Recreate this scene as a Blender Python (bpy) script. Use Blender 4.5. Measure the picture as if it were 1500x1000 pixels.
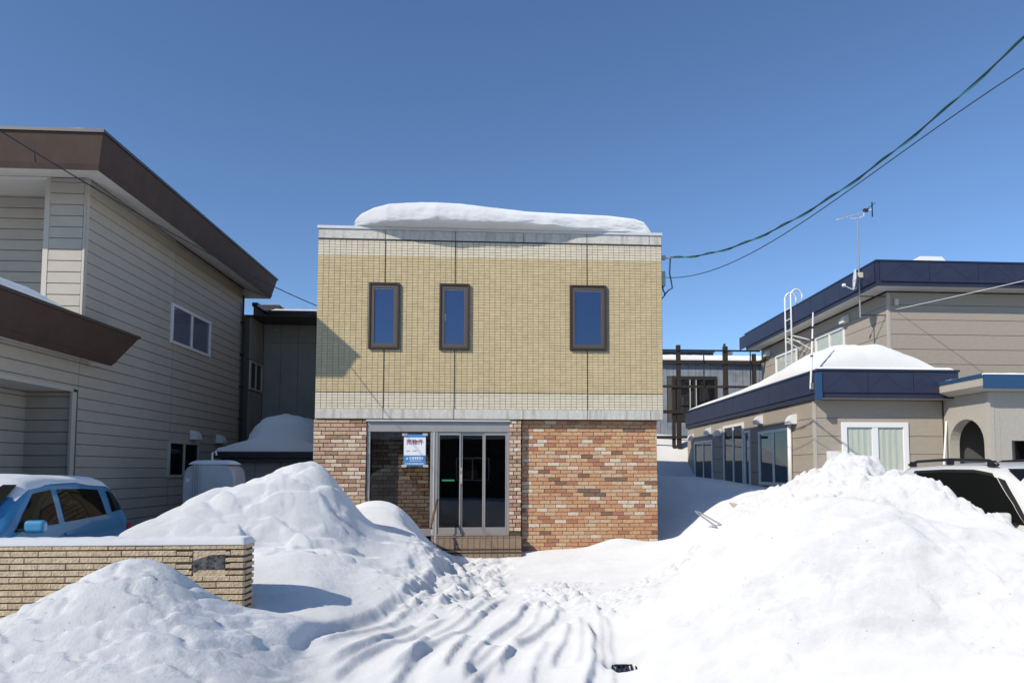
import bpy, math, random
import numpy as np
from mathutils import Vector, Matrix
R = math.radians
rnd = random.Random(7)
for o in list(bpy.data.objects): bpy.data.objects.remove(o)
scn = bpy.context.scene
COL = scn.collection

# ---------------------------------------------------------------- camera
cd = bpy.data.cameras.new('camera'); cam = bpy.data.objects.new('camera', cd); COL.objects.link(cam)
cam.location = (0, 0, 1.54)
cam.rotation_euler = (R(90 + 3.6), 0, -math.atan(.065))
cd.sensor_width = 36; cd.lens = 24.0; cd.shift_x = -50/1500; cd.shift_y = 127/1500
cd.clip_start = .05; cd.clip_end = 2000
scn.camera = cam
# ---------------------------------------------------------------- sky, sun, exposure
SD = Vector((1.2, 1.0, -1.07)).normalized()          # the way the light travels
el = math.asin(-SD.z); rot = math.atan2(-SD.x, -SD.y)
w = bpy.data.worlds.new('World'); scn.world = w; w.use_nodes = True
nt = w.node_tree; nt.nodes.clear()
sky = nt.nodes.new('ShaderNodeTexSky'); sky.sky_type = 'NISHITA'; sky.sun_disc = False
sky.sun_elevation = el; sky.sun_rotation = rot; sky.altitude = 50; sky.air_density = .9; sky.dust_density = .05; sky.ozone_density = 6.0
bg = nt.nodes.new('ShaderNodeBackground'); bg.inputs['Strength'].default_value = .12
out = nt.nodes.new('ShaderNodeOutputWorld')
nt.links.new(sky.outputs[0], bg.inputs[0]); nt.links.new(bg.outputs[0], out.inputs[0])
ld = bpy.data.lights.new('sun', 'SUN'); ld.energy = 3.35; ld.angle = R(.5); ld.color = (1, .925, .80)
sun = bpy.data.objects.new('sun', ld); COL.objects.link(sun); sun.location = (-12, -10, 14)
sun.rotation_euler = SD.to_track_quat('-Z', 'Y').to_euler()
scn.view_settings.view_transform = 'Standard'; scn.view_settings.look = 'None'
scn.view_settings.exposure = 0.32; scn.view_settings.gamma = 1

# ---------------------------------------------------------------- materials
MATS = {}
def mat(name, col, rough=.6, metal=0, var=0, scale=6, bump=0, bscale=60, streak=0, dirt=None, spec=.5, stretch=(1,1,1), coat=0):
    if name in MATS: return MATS[name]
    m = bpy.data.materials.new(name); m.use_nodes = True; t = m.node_tree; N = t.nodes; L = t.links
    b = N['Principled BSDF']; b.inputs['Roughness'].default_value = rough; b.inputs['Metallic'].default_value = metal
    b.inputs['Specular IOR Level'].default_value = spec; b.inputs['Coat Weight'].default_value = coat
    b.inputs['Base Color'].default_value = (*col, 1)
    if var or bump or streak or dirt:
        g = N.new('ShaderNodeNewGeometry'); mp = N.new('ShaderNodeMapping'); mp.inputs['Scale'].default_value = stretch
        L.new(g.outputs['Position'], mp.inputs['Vector'])
    cur = None
    if var:
        n = N.new('ShaderNodeTexNoise'); n.inputs['Scale'].default_value = scale; n.inputs['Detail'].default_value = 6; n.inputs['Roughness'].default_value = .65
        L.new(mp.outputs[0], n.inputs['Vector'])
        r = N.new('ShaderNodeValToRGB'); e = r.color_ramp.elements
        e[0].position = .3; e[1].position = .7
        e[0].color = (*[max(0, c*(1-var)) for c in col], 1); e[1].color = (*[min(1, c*(1+var)) for c in col], 1)
        L.new(n.outputs[0], r.inputs[0]); cur = r.outputs[0]
    if streak or dirt:
        m2 = N.new('ShaderNodeMapping'); m2.inputs['Scale'].default_value = (9, 9, .9) if streak else (1, 1, 1)
        L.new(g.outputs['Position'], m2.inputs['Vector'])
        n2 = N.new('ShaderNodeTexNoise'); n2.inputs['Scale'].default_value = 1.2 if streak else 2.5; n2.inputs['Detail'].default_value = 7
        L.new(m2.outputs[0], n2.inputs['Vector'])
        r2 = N.new('ShaderNodeValToRGB'); r2.color_ramp.elements[0].position = .48; r2.color_ramp.elements[1].position = .72
        r2.color_ramp.elements[0].color = (0, 0, 0, 1); k = streak or .5; r2.color_ramp.elements[1].color = (k, k, k, 1)
        L.new(n2.outputs[0], r2.inputs[0])
        mx = N.new('ShaderNodeMix'); mx.data_type = 'RGBA'
        if cur: L.new(cur, mx.inputs[6])
        else: mx.inputs[6].default_value = (*col, 1)
        mx.inputs[7].default_value = (*(dirt or [c*.35 for c in col]), 1)
        L.new(r2.outputs[0], mx.inputs[0]); cur = mx.outputs[2]
    if cur: L.new(cur, b.inputs['Base Color'])
    if bump:
        n3 = N.new('ShaderNodeTexNoise'); n3.inputs['Scale'].default_value = bscale; n3.inputs['Detail'].default_value = 5
        L.new(mp.outputs[0], n3.inputs['Vector'])
        bp = N.new('ShaderNodeBump'); bp.inputs['Strength'].default_value = bump; bp.inputs['Distance'].default_value = .02
        L.new(n3.outputs[0], bp.inputs['Height']); L.new(bp.outputs[0], b.inputs['Normal'])
    MATS[name] = m; return m
def glass(name, tint, refl, tcol=None, rough=.0, ior=None):
    """pane: fresnel-weighted mirror over a tinted see-through (tcol) or a dark opaque backing"""
    if name in MATS: return MATS[name]
    m = bpy.data.materials.new(name); m.use_nodes = True; t = m.node_tree; N = t.nodes; L = t.links; N.clear()
    o = N.new('ShaderNodeOutputMaterial'); mx = N.new('ShaderNodeMixShader')
    gl = N.new('ShaderNodeBsdfGlossy'); gl.inputs['Roughness'].default_value = rough; gl.inputs['Color'].default_value = (*refl, 1)
    if tcol: bk = N.new('ShaderNodeBsdfTransparent'); bk.inputs[0].default_value = (*tcol, 1)
    else: bk = N.new('ShaderNodeBsdfDiffuse'); bk.inputs[0].default_value = (*tint, 1)
    fr = N.new('ShaderNodeFresnel'); fr.inputs['IOR'].default_value = 1.75
    if not tcol: fr.inputs['IOR'].default_value = 2.4
    if ior: fr.inputs['IOR'].default_value = ior
    g = N.new('ShaderNodeNewGeometry'); n = N.new('ShaderNodeTexNoise'); n.inputs['Scale'].default_value = 1.3
    L.new(g.outputs['Position'], n.inputs['Vector'])
    bp = N.new('ShaderNodeBump'); bp.inputs['Strength'].default_value = .03; bp.inputs['Distance'].default_value = .03
    L.new(n.outputs[0], bp.inputs['Height']); L.new(bp.outputs[0], gl.inputs['Normal'])
    ib = N.new('ShaderNodeMath'); ib.operation = 'SUBTRACT'; ib.inputs[0].default_value = 1; L.new(g.outputs['Backfacing'], ib.inputs[1])
    ml = N.new('ShaderNodeMath'); ml.operation = 'MULTIPLY'; L.new(fr.outputs[0], ml.inputs[0]); L.new(ib.outputs[0], ml.inputs[1])
    L.new(ml.outputs[0], mx.inputs[0]); L.new(bk.outputs[0], mx.inputs[1]); L.new(gl.outputs[0], mx.inputs[2]); L.new(mx.outputs[0], o.inputs[0])
    MATS[name] = m; return m
def snowmat(name, dirty=0, bump=.35, alb=1.0):
    m = bpy.data.materials.new(name); m.use_nodes = True; t = m.node_tree; N = t.nodes; L = t.links
    b = N['Principled BSDF']; b.inputs['Roughness'].default_value = .6; b.inputs['Specular IOR Level'].default_value = .2; b.inputs['Diffuse Roughness'].default_value = 1.0
    g = N.new('ShaderNodeNewGeometry')
    n1 = N.new('ShaderNodeTexNoise'); n1.inputs['Scale'].default_value = 1.1; n1.inputs['Detail'].default_value = 6
    L.new(g.outputs['Position'], n1.inputs['Vector'])
    r = N.new('ShaderNodeValToRGB'); r.color_ramp.elements[0].position = .3; r.color_ramp.elements[1].position = .75
    r.color_ramp.elements[0].color = (.65*alb, .65*alb, .645*alb, 1); r.color_ramp.elements[1].color = (.73*alb, .73*alb, .725*alb, 1)
    L.new(n1.outputs[0], r.inputs[0]); cur = r.outputs[0]
    if dirty:
        n2 = N.new('ShaderNodeTexNoise'); n2.inputs['Scale'].default_value = 2.2; n2.inputs['Detail'].default_value = 8; n2.inputs['Roughness'].default_value = .7
        mp = N.new('ShaderNodeMapping'); mp.inputs['Scale'].default_value = (1, 1, 2.2); L.new(g.outputs['Position'], mp.inputs['Vector']); L.new(mp.outputs[0], n2.inputs['Vector'])
        r2 = N.new('ShaderNodeValToRGB'); r2.color_ramp.elements[0].position = .5; r2.color_ramp.elements[1].position = .78
        r2.color_ramp.elements[0].color = (0, 0, 0, 1); r2.color_ramp.elements[1].color = (dirty, dirty, dirty, 1)
        L.new(n2.outputs[0], r2.inputs[0])
        mx = N.new('ShaderNodeMix'); mx.data_type = 'RGBA'; L.new(cur, mx.inputs[6]); mx.inputs[7].default_value = (.42, .42, .42, 1)
        L.new(r2.outputs[0], mx.inputs[0]); cur = mx.outputs[2]
        n5 = N.new('ShaderNodeTexNoise'); n5.inputs['Scale'].default_value = 38; n5.inputs['Detail'].default_value = 3; L.new(g.outputs['Position'], n5.inputs['Vector'])
        r5 = N.new('ShaderNodeValToRGB'); r5.color_ramp.elements[0].position = .70; r5.color_ramp.elements[1].position = .76; r5.color_ramp.elements[0].color = (0, 0, 0, 1); r5.color_ramp.elements[1].color = (.7, .7, .7, 1)
        L.new(n5.outputs[0], r5.inputs[0])
        m5 = N.new('ShaderNodeMix'); m5.data_type = 'RGBA'; L.new(cur, m5.inputs[6]); m5.inputs[7].default_value = (.16, .15, .14, 1); L.new(r5.outputs[0], m5.inputs[0]); cur = m5.outputs[2]
    L.new(cur, b.inputs['Base Color'])
    na = N.new('ShaderNodeTexNoise'); na.inputs['Scale'].default_value = 22; na.inputs['Detail'].default_value = 8; na.inputs['Roughness'].default_value = .7
    L.new(g.outputs['Position'], na.inputs['Vector'])
    bp = N.new('ShaderNodeBump'); bp.inputs['Strength'].default_value = bump; bp.inputs['Distance'].default_value = .03
    L.new(na.outputs[0], bp.inputs['Height']); L.new(bp.outputs[0], b.inputs['Normal'])
    MATS[name] = m; return m
snowmat('snow'); snowmat('snow_rough', .12, .8); snowmat('snow_dirty', .45, .5); snowmat('snow_mound', .22, .5, 1.08); snowmat('snow_bank', 0, .35, 1.08); snowmat('snow_soft', 0, .18, 1.14); snowmat('snow_cap', 0, .3, 1.16)
# tiles, bricks
mat('tile_yellow', (.59, .465, .255), .35, var=.10, scale=9, streak=.10); mat('tile_yellow_b', (.555, .44, .24), .35, var=.10, scale=9, streak=.10)
mat('tile_white', (.68, .61, .47), .35, var=.06, scale=9, streak=.08); mat('tile_white_b', (.65, .58, .445), .35, var=.06, scale=9, streak=.08)
mat('grout', (.33, .28, .19), .9)
mat('concrete', (.55, .53, .48), .85, var=.12, scale=14, streak=.55, dirt=(.20, .19, .17), bump=.15)
mat('seam', (.05, .045, .04), .9)
mat('coping', (.60, .61, .62), .4, var=.06)
BR = {'orange': (.52, .285, .155), 'amber': (.56, .36, .20), 'tan': (.55, .395, .255), 'red': (.39, .18, .11), 'cream': (.64, .54, .42), 'brown': (.22, .125, .08), 'grey': (.16, .125, .11),
      't_tan': (.50, .36, .245), 't_cream': (.64, .52, .40), 't_brown': (.33, .21, .14), 't_rose': (.48, .31, .23)}
for k, c in BR.items(): mat('brick_'+k, c, .85, var=.28, scale=26, bump=.5, bscale=70)
mat('mortar', (.34, .26, .19), .95, var=.2); mat('mortar_dark', (.085, .06, .045), .95)
mat('step_tile', (.27, .20, .14), .5, var=.15, scale=12)
mat('alu', (.36, .34, .325), .38, metal=.35, var=.06); mat('alu_light', (.62, .61, .59), .35, metal=.3)
mat('bronze', (.055, .038, .03), .4, metal=.3); mat('bronze_light', (.115, .088, .07), .4, metal=.3)
glass('glass_sky', (.012, .02, .05), (.62, .74, 1.0)); glass('glass_shop', None, (.8, .82, .85), (.72, .72, .71), ior=1.8)
glass('glass_dark', (.012, .013, .015), (.8, .85, .9), ior=1.75); glass('glass_clear', None, (.9, .9, .9), (.94, .95, .94), ior=1.6)
glass('glass_film', None, (.9, .93, 1), (.66, .68, .72), ior=2.1)
# houses
mat('siding_cream', (.45, .41, .35), .7, var=.05, scale=5, bump=.12, bscale=120); mat('siding_back', (.10, .095, .085), .9)
mat('brown_metal', (.078, .052, .043), .75, var=.14, scale=3, spec=.2); mat('brown_lip', (.045, .035, .032), .4)
mat('soffit_white', (.74, .72, .68), .7, var=.04); mat('trim_cream', (.50, .47, .41), .6)
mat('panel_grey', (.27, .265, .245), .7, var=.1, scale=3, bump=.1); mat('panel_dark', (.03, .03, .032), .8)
mat('maroon', (.10, .045, .045), .5)
mat('siding_tan', (.37, .32, .26), .75, var=.06, scale=6, bump=.15, bscale=90, stretch=(1, 1, 3)); mat('trim_tan', (.45, .41, .35), .6)
mat('navy', (.024, .029, .062), .5, var=.12, scale=2.5); mat('navy_lip', (.012, .02, .05), .35); mat('blue_metal', (.02, .07, .16), .4)
mat('white_paint', (.80, .80, .78), .45); mat('white_plastic', (.76, .76, .74), .4)
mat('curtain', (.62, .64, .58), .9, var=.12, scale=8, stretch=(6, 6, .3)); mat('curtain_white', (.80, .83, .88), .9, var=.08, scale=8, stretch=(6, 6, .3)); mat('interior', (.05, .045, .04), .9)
mat('porch_tile', (.43, .395, .34), .6, var=.08, scale=20, bump=.3, bscale=30); mat('door_wood', (.07, .04, .028), .5)
mat('corrugated', (.27, .295, .33), .55, var=.25, scale=2, streak=.4, dirt=(.10, .10, .10)); mat('timber', (.032, .025, .02), .9, var=.3, scale=12)
mat('black_steel', (.012, .012, .014), .5); mat('galv', (.38, .39, .40), .4, metal=.6); mat('cable', (.012, .03, .035), .5); mat('cable_teal', (.03, .16, .17), .5)
mat('wood_rail', (.13, .07, .04), .5); mat('tank', (.52, .53, .53), .5, var=.06, dirt=(.35, .33, .3))
mat('wall_brick', (.50, .40, .275), .9, var=.22, scale=18, bump=.9, bscale=45); mat('wall_brick_b', (.46, .36, .24), .9, var=.22, scale=18, bump=.9, bscale=45)
mat('granite', (.085, .088, .09), .2, var=.9, scale=22); mat('mortar_wall', (.07, .05, .035), .95)
mat('car_blue', (.05, .25, .46), .3, coat=.8, spec=.5); mat('car_white', (.72, .71, .67), .3, coat=.8); mat('car_black', (.012, .012, .014), .35)
mat('rubber', (.015, .015, .015), .85); mat('rim', (.5, .5, .52), .3, metal=.8); mat('lamp_red', (.35, .01, .01), .2)
glass('car_glass', (.010, .011, .010), (.45, .46, .44), ior=1.5); mat('lamp_clear', (.6, .6, .6), .1)
mat('sign_white', (.78, .79, .82), .4); mat('sign_blue', (.06, .22, .50), .4); mat('sign_red', (.22, .02, .06), .4); mat('sign_ink', (.15, .15, .2), .4)
mat('green_sticker', (.03, .22, .11), .4); mat('dark_house', (.055, .045, .04), .8, var=.2); mat('tape', (.45, .45, .46), .4)
mat('orange_deck', (.36, .16, .05), .8); mat('board_beige', (.42, .38, .30), .8)
mat('cream_box', (.62, .58, .45), .5)
M = MATS

# ---------------------------------------------------------------- mesh helpers
class MB:
    def __init__(s): s.v = []; s.f = []; s.mi = []
    def add(s, vs, fs, mi=0):
        o = len(s.v); s.v += [tuple(p) for p in vs]
        for f in fs: s.f.append(tuple(i+o for i in f)); s.mi.append(mi)
        return s
    def box(s, x0, x1, y0, y1, z0, z1, mi=0):
        vs = [(x0,y0,z0),(x1,y0,z0),(x1,y1,z0),(x0,y1,z0),(x0,y0,z1),(x1,y0,z1),(x1,y1,z1),(x0,y1,z1)]
        return s.add(vs, [(0,3,2,1),(4,5,6,7),(0,1,5,4),(1,2,6,5),(2,3,7,6),(3,0,4,7)], mi)
    def chbox(s, x0, x1, y0, y1, z0, z1, c=.004, mi=0):
        """box whose front (-Y) edges are chamfered"""
        vs = [(x0,y1,z0),(x1,y1,z0),(x1,y1,z1),(x0,y1,z1),(x0,y0+c,z0),(x1,y0+c,z0),(x1,y0+c,z1),(x0,y0+c,z1),
              (x0+c,y0,z0+c),(x1-c,y0,z0+c),(x1-c,y0,z1-c),(x0+c,y0,z1-c)]
        fs = [(8,9,10,11)]
        for i in range(4):
            j = (i+1) % 4
            fs += [(4+i,4+j,8+j,8+i), (i,j,4+j,4+i)]
        return s.add(vs, fs, mi)
    def bar(s, a, b, w, h=None, mi=0, up=(0,0,1)):
        a, b = Vector(a), Vector(b); h = h or w; d = (b-a).normalized(); u = Vector(up)
        if abs(d.dot(u)) > .98: u = Vector((0,1,0))
        x = d.cross(u).normalized(); y = x.cross(d).normalized(); vs = []
        for p in (a, b):
            for sx, sy in ((-1,-1),(1,-1),(1,1),(-1,1)): vs.append(p + x*w/2*sx + y*h/2*sy)
        return s.add(vs, [(0,3,2,1),(4,5,6,7),(0,1,5,4),(1,2,6,5),(2,3,7,6),(3,0,4,7)], mi)
    def tube(s, pts, r, n=8, mi=0, cap=True):
        pts = [Vector(p) for p in pts]; rings = []
        for i, p in enumerate(pts):
            d = (pts[min(i+1, len(pts)-1)] - pts[max(i-1, 0)]).normalized()
            u = Vector((0,0,1)) if abs(d.z) < .95 else Vector((0,1,0))
            x = d.cross(u).normalized(); y = x.cross(d).normalized(); rr = r[i] if isinstance(r, (list, tuple)) else r
            rings.append([p + x*rr*math.cos(2*math.pi*k/n) + y*rr*math.sin(2*math.pi*k/n) for k in range(n)])
        vs = [q for g in rings for q in g]; fs = []
        for i in range(len(pts)-1):
            for k in range(n): fs.append((i*n+k, i*n+(k+1) % n, (i+1)*n+(k+1) % n, (i+1)*n+k))
        if cap: fs += [tuple(range(n))[::-1], tuple((len(pts)-1)*n+k for k in range(n))]
        return s.add(vs, fs, mi)
    def rings(s, loops, mi=0, cap0=False, cap1=False):
        n = len(loops[0]); vs = [q for g in loops for q in g]; fs = []
        for i in range(len(loops)-1):
            for k in range(n): fs.append((i*n+k, i*n+(k+1) % n, (i+1)*n+(k+1) % n, (i+1)*n+k))
        if cap0: fs.append(tuple(range(n))[::-1])
        if cap1: fs.append(tuple((len(loops)-1)*n+k for k in range(n)))
        return s.add(vs, fs, mi)
    def lathe(s, c, prof, n=16, mi=0, axis='z'):
        loops = []
        for r, z in prof:
            g = []
            for k in range(n):
                a = 2*math.pi*k/n; p = (r*math.cos(a), r*math.sin(a), z)
                if axis == 'x': p = (p[2], p[0], p[1])
                if axis == 'y': p = (p[0], p[2], p[1])
                g.append((c[0]+p[0], c[1]+p[1], c[2]+p[2]))
            loops.append(g)
        return s.rings(loops, mi, True, True)
    def mesh(s, name, mats, smooth=False):
        me = bpy.data.meshes.new(name); me.from_pydata(s.v, [], s.f)
        for m in (mats if isinstance(mats, (list, tuple)) else [mats]): me.materials.append(M[m])
        if any(s.mi): me.polygons.foreach_set('material_index', s.mi)
        if smooth: me.polygons.foreach_set('use_smooth', [True]*len(me.polygons))
        me.update(); return me
    def build(s, name, mats, parent=None, smooth=False, bevel=0, fix=False):
        me = s.mesh(name, mats, smooth)
        if fix:
            import bmesh
            bm = bmesh.new(); bm.from_mesh(me); bmesh.ops.recalc_face_normals(bm, faces=bm.faces); bm.to_mesh(me); bm.free()
        o = link(name, me, parent)
        if bevel:
            b = o.modifiers.new('bevel', 'BEVEL'); b.width = bevel; b.segments = 4 if bevel > .02 else 2; b.limit_method = 'ANGLE'
        return o
def link(name, me, parent=None, loc=None):
    o = bpy.data.objects.new(name, me); COL.objects.link(o)
    if parent: o.parent = parent; o.matrix_parent_inverse = parent.matrix_world.inverted() if False else Matrix.Translation(-Vector(parent.location))
    if loc: o.location = loc
    return o
def thing(name, label, cat, loc=(0,0,0), group=None):
    o = bpy.data.objects.new(name, None); COL.objects.link(o); o.location = loc; o.empty_display_size = .2
    return tag(o, label, cat, group)
def tag(o, label=None, cat=None, group=None, kind=None):
    if label: o['label'] = label
    if cat: o['category'] = cat
    if group: o['group'] = group
    if kind: o['kind'] = kind
    return o
def stuff(o): o['kind'] = 'stuff'; return o
def struct(o): o['kind'] = 'structure'; return o
def rect(x0, x1, y0, y1, z): return [(x0,y0,z),(x1,y0,z),(x1,y1,z),(x0,y1,z)]

# ---- numpy noise
_rs = np.random.RandomState(3); _perm = _rs.permutation(256); _perm = np.concatenate([_perm, _perm]); _ga = _rs.rand(256)*2*np.pi
def pnoise(x, y):
    xi = np.floor(x).astype(int); yi = np.floor(y).astype(int); xf = x-xi; yf = y-yi
    def g(ix, iy, dx, dy):
        a = _ga[_perm[(_perm[ix & 255] + iy) & 255]]; return np.cos(a)*dx + np.sin(a)*dy
    u = xf*xf*xf*(xf*(xf*6-15)+10); v = yf*yf*yf*(yf*(yf*6-15)+10)
    a = g(xi, yi, xf, yf); b = g(xi+1, yi, xf-1, yf); c = g(xi, yi+1, xf, yf-1); d = g(xi+1, yi+1, xf-1, yf-1)
    return (a*(1-u)+b*u)*(1-v) + (c*(1-u)+d*u)*v
def fbm(x, y, o=4, gain=.5):
    s = 0; a = 1
    for i in range(o): s = s + a*pnoise(x*2**i + 17.3*i, y*2**i - 9.1*i); a *= gain
    return s
def sstep(a, b, x): t = np.clip((x-a)/(b-a), 0, 1); return t*t*(3-2*t)

# ================================================================ SNOW GROUND (one height field, cut into ground and banks)
def pz(px, py, Y):                       # where a picture point lies when it is Y metres ahead
    F, th, ps = 1000., R(3.6), math.atan(.065)
    r, u = (px-800)/F, (627-py)/F; f2 = math.cos(th)-u*math.sin(th); z = u*math.cos(th)+math.sin(th)
    x = r*math.cos(ps)+f2*math.sin(ps); y = -r*math.sin(ps)+f2*math.cos(ps); t = Y/y
    return (x*t, Y, 1.54+z*t)
def pg(px, py, z=.05):                   # where it meets the ground
    a = pz(px, py, 1.0); k = (z-1.54)/(a[2]-1.54); return (a[0]*k, k)
C = [(-.5,12.2,.05),(.3,12.1,.05),(.6,11,.06),(-1,10.6,.1),(-.4,9.4,.06),(.5,8.4,.05),(-1.0,8.4,.14),(0,7.2,.04),(-1.2,6.8,.06),(.7,6.2,.03),(-.5,5.6,.02),(-1.5,5.3,.04),(.6,4.9,.0),(0,4,0),(-1.6,4.2,.03),(.9,3,0),(-2.5,3,.05),(-1,2,0),(2.5,2,.05),
     # right of the entrance, rising to the right
     (.8,12.3,.10),(1.4,12.3,.15),(2.15,12.3,.33),(2.5,12.3,.27),(2.95,12.4,.22),(3.4,12.6,.24),(1.3,10,.1),(1.2,8.3,.08),(2.2,10.3,.22),(2.3,8.3,.25),(2.9,8.8,.55),(2.6,10.6,.34),(3.4,9.2,.92),(3.3,11,.66),(4.0,11.2,1.0),(3.9,13,.55),(4.6,13,.98),(6.0,13.6,1.22),(5.2,12,1.15),(7.2,13.5,1.25),(9,13,1.25),(6.3,16,1.12),(4.4,16.5,1.28),(3.6,14.5,.6),(3.3,17.5,1.3),(5.2,18.5,1.38),(6.3,20,1.1),(4.5,22,1.2),(6.2,23,1.1),(3.4,22,1.2),
     (5.5,25,2.3),(5.0,27,3.2),(7.5,27,3.0),(9.5,27,2.6),(3.5,27,2.8),
     # smooth dome at the right front
     (1.25,6.3,.12),(1.15,5.2,.06),(1.75,6.6,.5),(1.7,5.6,.46),(2.2,6.4,.92),(2.25,5.5,.80),(2.85,6.0,1.29),(3.3,6.0,1.27),(3.0,5.3,1.02),(3.8,5.9,1.14),(4.4,5.7,.97),(1.6,4.9,.16),(2.2,4.75,.25),(2.8,4.65,.35),(3.5,4.75,.42),(4.3,4.8,.42),(2.4,4.2,.05),(3.4,4.0,.1),(5,4.2,.2),(5.2,5.3,.76),(6.5,4.6,.4),(2.2,7.4,.6),(3.0,7.2,1.1),(3.4,6.55,1.17),(4.1,6.45,1.0),
     # loose heaps beside the white car
     (4.5,7.1,1.47),(3.9,7.2,1.32),(4.97,7.0,1.12),(5.28,6.9,.93),(4.6,8.0,1.35),(4.96,9.0,1.74),(4.5,9.1,1.64),(4.0,9.3,1.32),(5.3,9.1,1.5),(4.8,10.2,1.35),(5.6,10.6,1.05),(5.9,8.5,.25),(5.9,7.0,.15),(6.6,9,.1),(6.4,6.0,.1),(6.4,10.6,.8),(7.5,8,.1),(8,10.5,1.0),
     # left bank: crest, cliff foot, apron
     (-4.45,8.3,.80),(-3.72,8.6,1.24),(-3.1,8.8,1.52),(-2.55,9.0,1.67),(-2.3,9.05,1.62),(-2.1,9.2,1.34),(-1.85,9.4,.93),
     (-3.9,7.75,.62),(-3.2,7.95,.72),(-2.6,8.2,.78),(-2.2,8.35,.80),(-1.8,8.7,.70),(-2.9,9.6,1.1),(-2.3,9.9,.85),(-3.7,9.6,.7),
     (-2.2,7.7,.66),(-1.6,8.2,.48),(-1.3,9.3,.60),(-1.45,10,.70),(-1.05,10.4,.36),(-1.15,7.9,.26),(-1.55,7.2,.28),(-1.9,6.9,.40),(-2.1,6.5,.27),(-1.4,6.5,.09),(-2.6,7.1,.5),(-3.4,7.0,.45),(-4.2,7.2,.35),
     (-2.1,11.3,1.06),(-1.7,11.3,.98),(-1.4,11.3,.70),(-1.2,11.5,.40),(-1.05,11.8,.2),(-2.6,11.2,.9),(-2.0,12.2,.75),(-3.0,12.2,.75),(-1.5,12.3,.3),(-1.5,10.7,.78),
     (-3.6,11.5,.75),(-4.6,11,.7),(-5.2,13,.6),(-4.5,15,.5),(-6,15.5,.5),(-5.6,10.4,.2),(-5.5,8,-.03),(-6.2,7,-.05),(-5.6,6,-.05),(-4.8,9.6,.4),(-4.75,7.4,.2),(-7,9,-.05),(-8,8,0),
     # mound in front of the block wall
     (-4.4,5.35,.30),(-3.9,5.4,.36),(-3.45,5.4,.58),(-3.1,5.4,.78),(-2.85,5.4,.87),(-2.6,5.42,.83),(-2.3,5.5,.62),(-1.98,5.55,.42),(-1.75,5.5,.27),(-2.9,5.0,.55),(-2.2,5.0,.40),(-3.6,4.95,.38),(-2.8,4.55,.2),(-2,4.6,.15),(-3.6,4.4,.1),(-4.5,4.6,.1),(-3.0,5.95,.62),(-2.4,6.0,.45),(-3.8,6.0,.4),(-2.0,6.05,.32),
     (-5,3,0),(5,2.5,.05),
     # under and behind the buildings
     (-2,13.5,.1),(0,13.5,.05),(2,13.5,.1),(0,16,.1),(2,18,.2),(-2,18,.2),(8,16,1.0),(8,20,1.0),(12,14,1.1),(-9,13,.1),(-9,18,.2),(0,24,.5),(-4,22,.4)]
for X in (-30, -16, 0, 16, 30):
    for Y in (-12, 40): C.append((X, Y, .1 if Y < 0 else .6))
for Y in (0, 8, 16, 26): C += [(-24, Y, .1), (24, Y, .5)]
C = np.array(C)
CC = .28
A = np.sqrt((C[:,None,0]-C[None,:,0])**2 + (C[:,None,1]-C[None,:,1])**2 + CC**2)
n_ = len(C); A2 = np.zeros((n_+1, n_+1)); A2[:n_,:n_] = A; A2[:n_,n_] = 1; A2[n_,:n_] = 1
Wt = np.linalg.solve(A2, np.concatenate([C[:,2], [0]]))
def seg(lo, hi, st): return np.arange(lo, hi, st)
gx = np.concatenate([[-400,-200,-100,-60,-40,-30,-22,-18], seg(-15,-8,.5), seg(-8,-4.8,.12), seg(-4.8,6.0,.022), seg(6.0,10,.1), seg(10,16,.5), [16,20,26,34,45,60,100,200,400]])
gy = np.concatenate([[-400,-150,-60,-30,-15,-8,-4], seg(-2,3.4,.3), seg(3.4,4.4,.05), seg(4.4,9.6,.020), seg(9.6,12.7,.030), seg(12.7,20,.12), seg(20,29,.3), [29,31,34,38,44,54,70,100,200,400]])
GX, GY = np.meshgrid(gx, gy); Z = np.full(GX.shape, Wt[n_])
for i in range(n_): Z += Wt[i]*np.sqrt((GX-C[i,0])**2 + (GY-C[i,1])**2 + CC**2)
far = sstep(18, 30, np.maximum(np.abs(GX), np.abs(GY-8))); Z = Z*(1-far) + far*.1
near = (1-sstep(14, 18, np.abs(GX)))*(1-sstep(28, 32, GY))
Z += near*(.022*fbm(GX*1.1, GY*1.1, 3) + .008*fbm(GX*3.5+5, GY*3.5, 4, .6))
# wind-crust and cliffs on the left bank: ledges and hollows
def blob(cx, cy, rx, ry, p=2): return np.exp(-(np.abs((GX-cx)/rx)**p + np.abs((GY-cy)/ry)**p))
lb = blob(-2.7, 8.6, 1.3, .75, 4)
ridge = np.abs(fbm(GX*1.0+3, (GY+Z*1.2)*1.5, 3, .4))
Z += lb*(-.085*np.clip(.22-ridge, 0, 1)/.22 + .016*fbm(GX*3, (GY+Z)*4, 3))
Z += blob(-2.8, 5.1, 1.2, .55, 4)*(.024*fbm(GX*1.8, (GY+Z)*2.0, 4, .4) - .04*np.clip(.18-np.abs(fbm(GX*1.9, (GY*1.5+Z*2)*1.7+4, 3)), 0, 1)/.18)
Z += blob(3.1, 5.1, 1.9, .8, 4)*(.10*fbm(GX*2.0+9, (GY+Z)*2.6, 4, .5))
rough = np.maximum(blob(4.4, 8.3, 1.15, 2.3, 4), .0)*sstep(6.55, 6.9, GY + .3*fbm(GX*2, GY*2, 2) + .25*(GX-4))
Z += rough*(.02*fbm(GX*7, GY*7, 4, .6) + .05*fbm(GX*2.6, GY*2.6, 2))
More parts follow.
